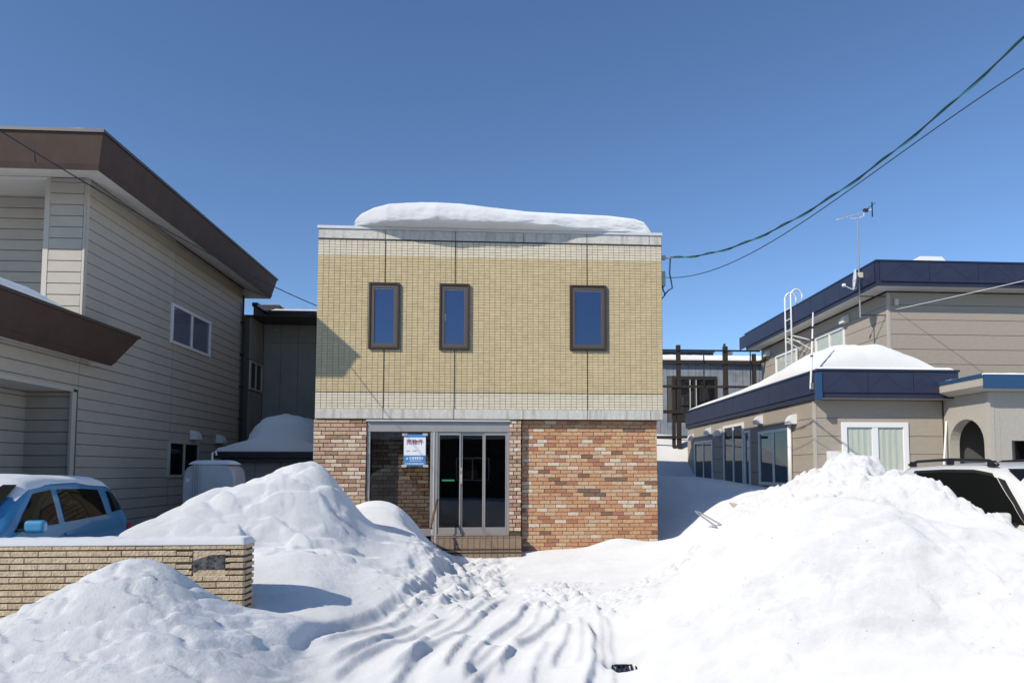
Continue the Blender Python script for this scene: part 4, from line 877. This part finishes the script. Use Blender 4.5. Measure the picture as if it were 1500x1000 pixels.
window_x(rh_, WX, 18.57, 20.29, 1.05, 2.90, -1, 'white_paint', 'glass_dark', .08, name='patio_door'); window_x(rh_, WX, 18.08, 18.5, 1.05, 2.66, -1, 'white_paint', 'glass_dark', .07, split=False, name='side_door')
MB().box(WX-.8, WX-.01, 18.0, 20.2, .9, 1.02).build('deck', 'orange_deck', rh_)
window_y(rh_, WYF, 7.33, 8.82, 1.45, 2.60, 'white_paint', 'glass_clear', .11, curtain='curtain')
window_x(rh_, UX, 19.25, 21.1, 4.75, 5.80, -1, 'white_paint', 'glass_clear', .06, curtain='curtain'); window_x(rh_, UX, 22.5, 24.3, 4.85, 5.74, -1, 'white_paint', 'glass_clear', .06, curtain='curtain')
for y, z in ((23.64, 2.62), (21.65, 2.72), (20.62, 2.62), (17.28, 2.76), (15.26, 2.62)): hood(rh_, WX-.002, y, z, -1, s=1.15)
for y, z in ((19.1, 5.85), (24.95, 5.87)): hood(rh_, UX-.002, y, z, -1, s=1.15)
MB().tube([(WX-.06, 15.42, 1.0), (WX-.06, 15.42, 2.62)], .05, 10).build('downpipe', 'white_plastic', rh_, smooth=True)
MB().box(6.98, 7.31, WYF-.16, WYF-.004, 1.2, 1.97).build('meter_box', 'white_plastic', rh_, bevel=.01)
MB().box(10.22, 10.32, UY-.07, UY-.002, 5.86, 6.03).build('junction_box', 'cream_box', rh_, bevel=.01)
snow_loaf('roof_snow', 6.68, 9.72, 14.3, 24.3, 3.706, .78, 'big rounded snow mound on the lower navy-edged roof of the tan house', r=1.25, seed=12, nx=80, ny=110,
          prof=lambda U, V: np.interp(V, [-1, -.72, -.3, .2, 1], [1.0, 1.0, .62, .42, .38])*np.interp(U, [-1, -.4, .1, .6, 1], [.75, .95, 1.05, .95, .7]), m='snow')
snow_loaf('roof_snow', 6.70, 9.70, 13.93, 14.6, 3.704, .05, 'thin snow edge along the front of the lower navy roof', r=.1, seed=13)
# porch with arch
pc = thing('porch', 'pale textured porch with an arched opening and blue canopy at the far right', 'porch', (10, 13.4, 0))
PXs, PY0, PY1 = 9.64, 12.9, 14.28
def arch_wall(X, y0, y1, z0, z1, oy0, oy1, zs, zt, th):
    """wall in plane x=X with an arched opening, thickness th towards +x"""
    n = 16; cy = (oy0+oy1)/2; ry = (oy1-oy0)/2; arc = [(cy-ry*math.cos(math.pi*k/n), zs+(zt-zs)*math.sin(math.pi*k/n)) for k in range(n+1)]
    mb = MB()
    for x in (X, X+th):
        mb.add([(x, y0, z0), (x, oy0, z0), (x, oy0, zs), (x, y0, zs)], [(0, 1, 2, 3)]); mb.add([(x, oy1, z0), (x, y1, z0), (x, y1, zs), (x, oy1, zs)], [(0, 1, 2, 3)])
        mb.add([(x, y0, zs), (x, oy0, zs), (x, oy0, z1), (x, y0, z1)], [(0, 1, 2, 3)]); mb.add([(x, oy1, zs), (x, y1, zs), (x, y1, z1), (x, oy1, z1)], [(0, 1, 2, 3)])
        for k in range(n): mb.add([(x, arc[k][0], arc[k][1]), (x, arc[k+1][0], arc[k+1][1]), (x, arc[k+1][0], z1), (x, arc[k][0], z1)], [(0, 1, 2, 3)])
    path = [(oy0, z0)] + arc + [(oy1, z0)]
    for k in range(len(path)-1): mb.add([(X, *path[k]), (X, *path[k+1]), (X+th, *path[k+1]), (X+th, *path[k])], [(0, 1, 2, 3)])
    mb.add([(X, y0, z0), (X+th, y0, z0), (X+th, y0, z1), (X, y0, z1)], [(0, 1, 2, 3)])
    return mb
arch_wall(PXs, PY0, PY1, .3, 3.12, 13.06, 14.12, 2.10, 2.62, .22).build('arch_wall', 'porch_tile', pc)
MB().box(PXs-.012, PXs+.1, PY0-.012, PY0+.06, .3, 3.11).build('corner_trim', 'trim_tan', pc)
MB().box(PXs+.225, 13.5, PY0+.004, PY0+.2, 2.15, 3.12).box(PXs+.225, PXs+.45, PY0, PY0+.2, .3, 2.15).box(11.3, 13.5, PY0+.004, PY0+.2, .3, 2.15).build('front_wall', 'porch_tile', pc)
MB().box(10.75, 10.81, 13.12, 14.25, .8, 2.9).build('inner_door', 'door_wood', pc)
MB().box(10.73, 10.748, 13.2, 13.6, 1.0, 2.7).build('door_pane', 'glass_dark', pc); MB().box(10.71, 10.748, 13.65, 13.69, .8, 2.9).build('door_stile', 'alu_light', pc)
MB().box(PXs+.25, 12.4, 13.1, 14.2, .3, .8).build('porch_floor', 'concrete', pc)
MB().box(PXs+.004, PXs+.01, 14.14, 14.2, 1.75, 1.86).build('name_plate', 'galv', pc)
can = MB().rings([rect(9.52, 14, 12.75, 14.27, 3.125), rect(9.3, 14, 12.6, 14.27, 3.20), rect(9.3, 14, 12.6, 14.27, 3.40)], 0, True, True); can.build('canopy', 'trim_tan', pc, fix=True)
MB().box(9.32, 14.02, 12.575, 12.598, 3.14, 3.42).build('canopy_fascia', 'blue_metal', pc); MB().box(9.275, 9.298, 12.58, 14.28, 3.36, 3.43).build('canopy_edge', 'blue_metal', pc)
snow_loaf('roof_snow', 9.33, 13.9, 12.62, 14.2, 3.402, .06, 'thin snow layer on the blue porch canopy', r=.12, seed=14)
# things fixed to the roofs of the tan house
an = thing('tv_antenna', 'tall television antenna on a thin mast at the roof edge of the tan house', 'antenna', (9.38, 17.1, 6.0))
mx_, my_ = 9.36, 17.1
MB().tube([(mx_, my_, 5.55), (mx_, my_, 8.22)], .02, 8).build('mast', 'galv', an)
A0 = Vector((mx_-.62, my_-.1, 8.12)); A1 = Vector((mx_+.45, my_+.1, 8.50)); MB().bar(A0, A1, .022).build('boom', 'white_paint', an)
for k in range(14):
    p = A0.lerp(A1, .03+k*.058); l = .10+.002*k; MB().bar(p+Vector((-.25*l, l, 0)), p-Vector((-.25*l, l, 0)), .007).build('element', 'galv', an)
p = A1; MB().bar(p+Vector((.02, 0, .2)), p+Vector((.02, 0, -.2)), .02, .03).build('reflector', 'black_steel', an); MB().bar(p+Vector((0, .2, .1)), p+Vector((0, -.2, .1)), .012).build('reflector', 'black_steel', an)
MB().box(mx_+.18, mx_+.30, my_-.03, my_+.05, 8.40, 8.47).build('balun', 'black_steel', an)
MB().tube([(mx_-.22, my_, 8.27), (mx_-.2, my_, 8.2), (mx_, my_, 8.2), (mx_+.18, my_, 8.28), (mx_+.2, my_+.03, 8.38)], .011, 6).build('bracket', 'white_paint', an)
MB().box(mx_-.05, mx_+.08, my_-.07, my_-.02, 6.60, 6.74).build('amplifier', 'cream_box', an, bevel=.008)
for zz in (6.12, 5.62): MB().bar((mx_, my_, zz), (UX, my_-.02, zz), .022).build('stay', 'black_steel', an)
dsh = thing('satellite_dish', 'white satellite dish seen edge-on below the antenna mast', 'dish', (9.2, 17.0, 6.3))
prof = [(.0, .05), (.10, .046), (.2, .03), (.27, .0), (.272, .004), (.2, .036), (.1, .053), (0.001, .058)]
d_ = MB().lathe((0, 0, 0), prof, 24, axis='x').build('reflector', 'white_paint', dsh, smooth=True)
d_.matrix_parent_inverse = Matrix.Identity(4); d_.location = (-.06, -.05, .22); d_.rotation_euler = (0, R(4), R(-20))
o_ = MB().tube([(.0, -.05, .0), (-.12, -.09, -.06), (-.38, -.16, .02)], .014, 6).build('feed_arm', 'white_paint', dsh); o_.matrix_parent_inverse = Matrix.Identity(4)
o_ = MB().lathe((-.40, -.165, .03), [(.01, -.05), (.04, -.03), (.045, .03), (.01, .05)], 10, axis='x').build('feed_horn', 'white_paint', dsh); o_.matrix_parent_inverse = Matrix.Identity(4)
o_ = MB().bar((-.03, -.02, .2), (.16, .1, .2), .04).build('mount', 'galv', dsh); o_.matrix_parent_inverse = Matrix.Identity(4)
ldr = thing('roof_ladder', 'white hooked roof ladder on the side of the tan house', 'ladder', (9.4, 21.6, 4.3))
for yy in (21.42, 21.88):
    pts = [(9.40, yy, 4.15), (9.40, yy, 7.25)] + [(9.40+.19-.19*math.cos(a), yy, 7.25+.22*math.sin(a)) for a in np.linspace(.3, math.pi, 9)] + [(9.78, yy, 7.08)]
    MB().tube(pts, .030, 8).build('stile', 'white_paint', ldr, smooth=True)
for zz in np.arange(4.35, 6.95, .36): MB().tube([(9.40, 21.42, zz), (9.40, 21.88, zz)], .02, 6).build('rung', 'white_paint', ldr)
for yy in (21.42, 21.88): MB().bar((9.40, yy, 5.95), (UX, yy, 5.80), .035).bar((9.40, yy, 5.85), (UX, yy, 5.5), .025).build('wall_bracket', 'white_paint', ldr)
sp = thing('snow_pole', 'white telescopic pole standing at the corner of the lower navy roof', 'pole', (6.6, 14.1, 3.3))
MB().tube([(6.575, 14.1, 3.3), (6.62, 14.1, 4.0), (6.68, 14.12, 4.95)], [.022, .022, .014], 8).build('shaft', 'white_paint', sp)
for zz, xx in ((4.0, 6.62), (4.35, 6.642), (4.62, 6.659)): MB().lathe((xx, 14.105, zz), [(.01, -.02), (.028, -.02), (.028, .02), (.01, .02)], 10).build('collar', 'black_steel', sp)
MB().box(6.57, 6.63, 14.07, 14.13, 3.28, 3.42).build('socket', 'galv', sp)
ac = thing('roof_vent', 'small white ventilation box on the upper roof of the tan house', 'vent', (11.9, 18, 6.9))
MB().rings([rect(11.5, 12.35, 17.9, 18.5, 6.91), rect(11.5, 12.35, 17.9, 18.5, 7.32), rect(11.62, 12.25, 17.98, 18.4, 7.52)], 0, True, True).build('case', 'white_plastic', ac, fix=True); MB().box(11.8, 12.2, 17.885, 17.898, 7.05, 7.30).build('grille', 'black_steel', ac)
wp = thing('leaning_pole', 'thin white pole leaning on the porch arch', 'pole', (9.1, 13.6, .9))
MB().tube([(9.28, 13.9, .95), (9.61, 14.16, 2.62)], .022, 8).build('shaft', 'white_paint', wp); MB().tube([(9.268, 13.89, .88), (9.302, 13.916, 1.05)], .027, 8).build('grip', 'black_steel', wp)

# ================================================================ BEHIND: timber frame and corrugated building
YT = 25.2
def tpx(px, py, Y=YT): return pz(px, py, Y)
tf = thing('timber_frame', 'weathered dark timber frame of posts and rails behind the tan house', 'frame', (7, YT, 0))
for px, w_, yt in ((994, .15, 505), (1063, .16, 507), (1105, .13, 518)):
    p = tpx(px, yt); MB().box(p[0]-w_/2, p[0]+w_/2, YT, YT+w_, .5, p[2]).build('post', 'timber', tf)
p0 = tpx(994, 600); MB().box(p0[0]-.22, p0[0]-.11, YT+.02, YT+.16, .5, tpx(994, 550)[2]).build('post', 'timber', tf)
for py, h_ in ((513, .06), (530, .14), (566, .09), (603, .13), (640, .10), (676, .14)):
    z = tpx(1000, py)[2]; MB().box(3.4, tpx(1113, 530)[0], YT-.04, YT-.005, z-h_/2, z+h_/2).build('rail', 'timber' if h_ > .08 else 'black_steel', tf)
for px in (1030, 1098): p = tpx(px, 513); MB().tube([(p[0], YT-.06, 3.9), (p[0], YT-.06, p[2])], .025, 6).build('rod', 'black_steel', tf)
for za in (5.9, 5.1): MB().bar((tpx(1105, 530)[0], YT, za-.3), (tpx(1105, 530)[0]+1.2, YT+.3, za+.15), .12).build('brace', 'timber', tf)
cb = thing('corrugated_building', 'blue grey sheet metal building behind the timber frame', 'building', (7, 29, 0))
YC = 29.0; zt = pz(1040, 533, YC)[2]
MB().box(2.6, 12.2, YC+.03, YC+7, 0, zt).build('wall_core', 'siding_back', cb)
wx0, wx1 = pz(986, 560, YC)[0], pz(1050, 560, YC)[0]; wz1 = pz(1020, 553, YC)[2]; wz0 = wz1-1.9
x = 2.6; rq = random.Random(3)
while x < 12.1:
    wd = rq.choice([.30, .34, .40])
    if x+wd > wx0 and x < wx1: MB().box(x, x+wd-.012, YC-rq.uniform(0, .012), YC+.03, wz1+.06, zt).build('sheet', 'corrugated', cb); MB().box(x, x+wd-.012, YC-rq.uniform(0, .012), YC+.03, .2, wz0-.06).build('sheet', 'corrugated', cb)
    else: MB().box(x, x+wd-.012, YC-rq.uniform(0, .012), YC+.03, .2, zt).build('sheet', 'corrugated', cb)
    x += wd
window_y(cb, YC+.0, wx0, wx1, wz0, wz1, 'timber', 'glass_dark', .10); xm = (wx0+wx1)/2
for xx in (xm-.25, xm+.02): MB().box(xx, xx+.04, YC-.05, YC-.01, wz0+.1, wz1-.1).build('window_bar', 'alu_light', cb)
MB().box(2.5, 12.3, YC-.25, YC+7, zt+.002, zt+.10).build('roof_deck', 'brown_metal', cb)
MB().lathe((pz(1078, 520, YC)[0], YC+1, zt+.1), [(.13, 0), (.13, .45), (.2, .5), (.2, .6), (.05, .7)], 12).build('flue', 'trim_tan', cb); MB().box(pz(1066, 520, YC)[0], pz(1066, 520, YC)[0]+.08, YC+.5, YC+.6, zt+.1, zt+1.0).build('flue', 'timber', cb)
snow_loaf('roof_snow', 2.55, 12.2, YC-.34, YC+6.5, zt+.104, .26, 'snow slab hanging over the eave of the sheet metal building', r=.25, seed=17, nx=60, ny=30)
fb = thing('far_roof', 'distant grey roof ridge above the sheet metal building', 'building', (8, 45, 0))
p = pz(965, 515, 45); MB().box(p[0], pz(1045, 515, 45)[0], 45, 50, 0, pz(1000, 516, 45)[2]).build('wall', 'siding_back', fb); MB().box(p[0], pz(1046, 515, 45)[0], 44.8, 50, pz(1000, 516, 45)[2], pz(1000, 514, 45)[2]).build('roof', 'blue_metal', fb)

# ================================================================ CABLES
def cable(pts, r, m, label, name='power_cable', n=40, twist=None):
    P = np.array(pts, float); t = np.linspace(0, 1, n); q = [np.polyval(np.polyfit(P[:,3], P[:,k], 3), t) for k in range(3)]
    pth = list(zip(*q)); o = MB().tube(pth, r, 6).build(name, m, None, smooth=True); tag(o, label, 'cable', 'overhead cables'); return pth, o
def onp(px, py, t, A, B): # on the vertical plane through A and B at fraction t
    Y = A[1]+(B[1]-A[1])*t; return (A[0]+(B[0]-A[0])*t, Y, pz(px, py, Y)[2], t)
def tpar(px, A, B):
    lo, hi = 0., 1.
    for _ in range(50):
        m_ = (lo+hi)/2; Y = A[1]+(B[1]-A[1])*m_; X = A[0]+(B[0]-A[0])*m_; a = pz(px, 400, Y)[0]
        if (X < a) == (B[0]/max(B[1], .1) > A[0]/A[1]): lo = m_
        else: hi = m_
    return (lo+hi)/2
Aa, Bb = (3.2, 12.63), (7.0, 4.0)
pl_ = [(px, py) for px, py in ((983, 377), (1100, 352), (1200, 303), (1300, 232), (1400, 155), (1470, 96))]
pts = [onp(px, py, tpar(px, Aa, Bb), Aa, Bb) for px, py in pl_]
pth, o = cable(pts, .011, 'cable', 'thick twisted teal and black service cable running up to the right from the shop')
tw = []
for i, p in enumerate(np.array([np.array(p) for p in pth])):
    pass
# the second strand twists round the first
den = 260; P = np.array(pth); ti = np.linspace(0, 1, len(P)); td = np.linspace(0, 1, den); Q = np.stack([np.interp(td, ti, P[:,k]) for k in range(3)], 1)
s2 = [(q[0]+.014*math.cos(a), q[1]+.010*math.cos(a), q[2]+.022*math.sin(a)) for q, a in zip(Q, np.linspace(0, 70, den))]
MB().tube(s2, .009, 5).build('strand', 'cable_teal', o, smooth=True)
A2_, B2_ = (3.08, 12.70), (7.1, 4.1)
pts = [onp(px, py, tpar(px, A2_, B2_), A2_, B2_) for px, py in ((990, 407), (1050, 392), (1150, 345), (1300, 240), (1400, 175), (1470, 128))]
pth2, _ = cable(pts, .007, 'cable', 'thin dark wire below the thick service cable at the right')
A3, B3 = (-3.375, 13.0), (-7.0, 6.0)
pts = [onp(px, py, tpar(px, A3, B3), A3, B3) for px, py in ((463, 447), (401, 419), (320, 379), (246, 340), (122, 268), (30, 216))]
cable(pts, .008, 'cable', 'thin black wire crossing in front of the cream house')
cable([(10.24, 16.96, 5.75, 0), (11.4, 14, 5.70, .5), (12.6, 11, 5.75, 1)], .007, 'white_paint', 'thin pale wire from the wall of the tan house to the right edge')
# loop of cable hanging at the bracket
lo_ = MB().tube([(3.2, 12.63, 5.60), (3.19, 12.63, 5.5), (3.18, 12.63, 5.3), (3.21, 12.63, 5.15), (3.23, 12.63, 5.02), (3.15, 12.63, 4.97), (3.07, 12.63, 4.88)], .015, 6)
tag(lo_.build('cable_loop', 'cable', None, smooth=True), 'dark cable loop hanging beside the shop corner', 'cable', 'overhead cables')
# utility pole that carries them, just outside the picture
up = thing('utility_pole', 'tall grey concrete utility pole carrying the service cables at the right', 'pole', (7.05, 4.0, 0))
MB().tube([(7.05, 4.0, -.2), (7.05, 4.0, 10.5)], [.17, .11], 14).build('shaft', 'concrete', up, smooth=True); MB().box(6.4, 7.7, 3.93, 4.07, 9.2, 9.3).build('crossarm', 'galv', up)
# house over the road (mirrored in the shop glass)
oh = thing('opposite_house', 'dark brown house with snowy roof across the street behind the viewer', 'house', (0, -13, 0))
MB().box(-9, 8, -18, -13, 0, 3.1).build('wall', 'dark_house', oh); MB().rings([rect(-9.5, 8.5, -18.5, -12.5, 3.1), rect(-9.5, 8.5, -18.5, -12.5, 3.25), rect(-9, 8, -16, -15, 4.3)], 0, True, True).build('roof', 'brown_metal', oh)
for xa in (-6, -2.5, 1, 4.5): window_y(oh, -12.99, xa, xa+1.8, 1.0, 2.3, 'alu_light', 'glass_dark', .06)
snow_loaf('roof_snow', -9.4, 8.4, -18.4, -12.6, 3.252, 1.3, 'deep snow on the roof of the house across the street', r=2.9, seed=20)

# ================================================================ SMALL THINGS IN THE SNOW
gr = thing('drain_grate', 'black drain grate half buried in the snow at the bottom', 'grate', (gpx, gpy, 0))
gz = ground_z(gpx, gpy)
for i in range(8): MB().bar((gpx-.14+i*.038, gpy-.06, gz+.01), (gpx-.125+i*.038, gpy+.08, gz+.055), .014, .03).build('bar', 'black_steel', gr)
MB().bar((gpx-.17, gpy+.085, gz+.05), (gpx+.17, gpy+.085, gz+.05), .02, .03).build('frame', 'black_steel', gr)
q0 = pz(1018, 748, 10.3); q1 = pz(1058, 766, 9.9)
rd = thing('metal_handle', 'bent metal rod handle sticking out of the snow right of the shop', 'handle', (q1[0], q1[1], q1[2]))
MB().tube([(q1[0], q1[1], q1[2]-.15), (q1[0]-.02, q1[1], q1[2]-.02), (q0[0]+.05, q0[1], q0[2]-.01), (q0[0], q0[1], q0[2]), (q0[0]+.02, q0[1]-.05, q0[2]-.03), (q1[0]-.1, q1[1]-.06, q1[2]-.05)], .011, 6).build('rod', 'galv', rd)
q0 = pz(1068, 738, 11.2); q1 = pz(1100, 743, 11.0)
bd = MB().add([(q0[0], q0[1], q0[2]+.03), (q1[0]+.05, q1[1], q1[2]+.02), (q1[0]-.05, q1[1]-.1, q1[2]-.10), (q0[0]+.08, q0[1]-.1, q0[2]-.10)] + [(q0[0], q0[1]+.03, q0[2]+.03), (q1[0]+.05, q1[1]+.03, q1[2]+.02), (q1[0]-.05, q1[1]-.07, q1[2]-.10), (q0[0]+.08, q0[1]-.07, q0[2]-.10)], [(0, 1, 2, 3), (7, 6, 5, 4), (0, 4, 5, 1), (1, 5, 6, 2), (2, 6, 7, 3), (3, 7, 4, 0)])
tag(bd.build('scrap_board', 'board_beige', None), 'beige board edge sticking out of the snow right of the shop', 'board')
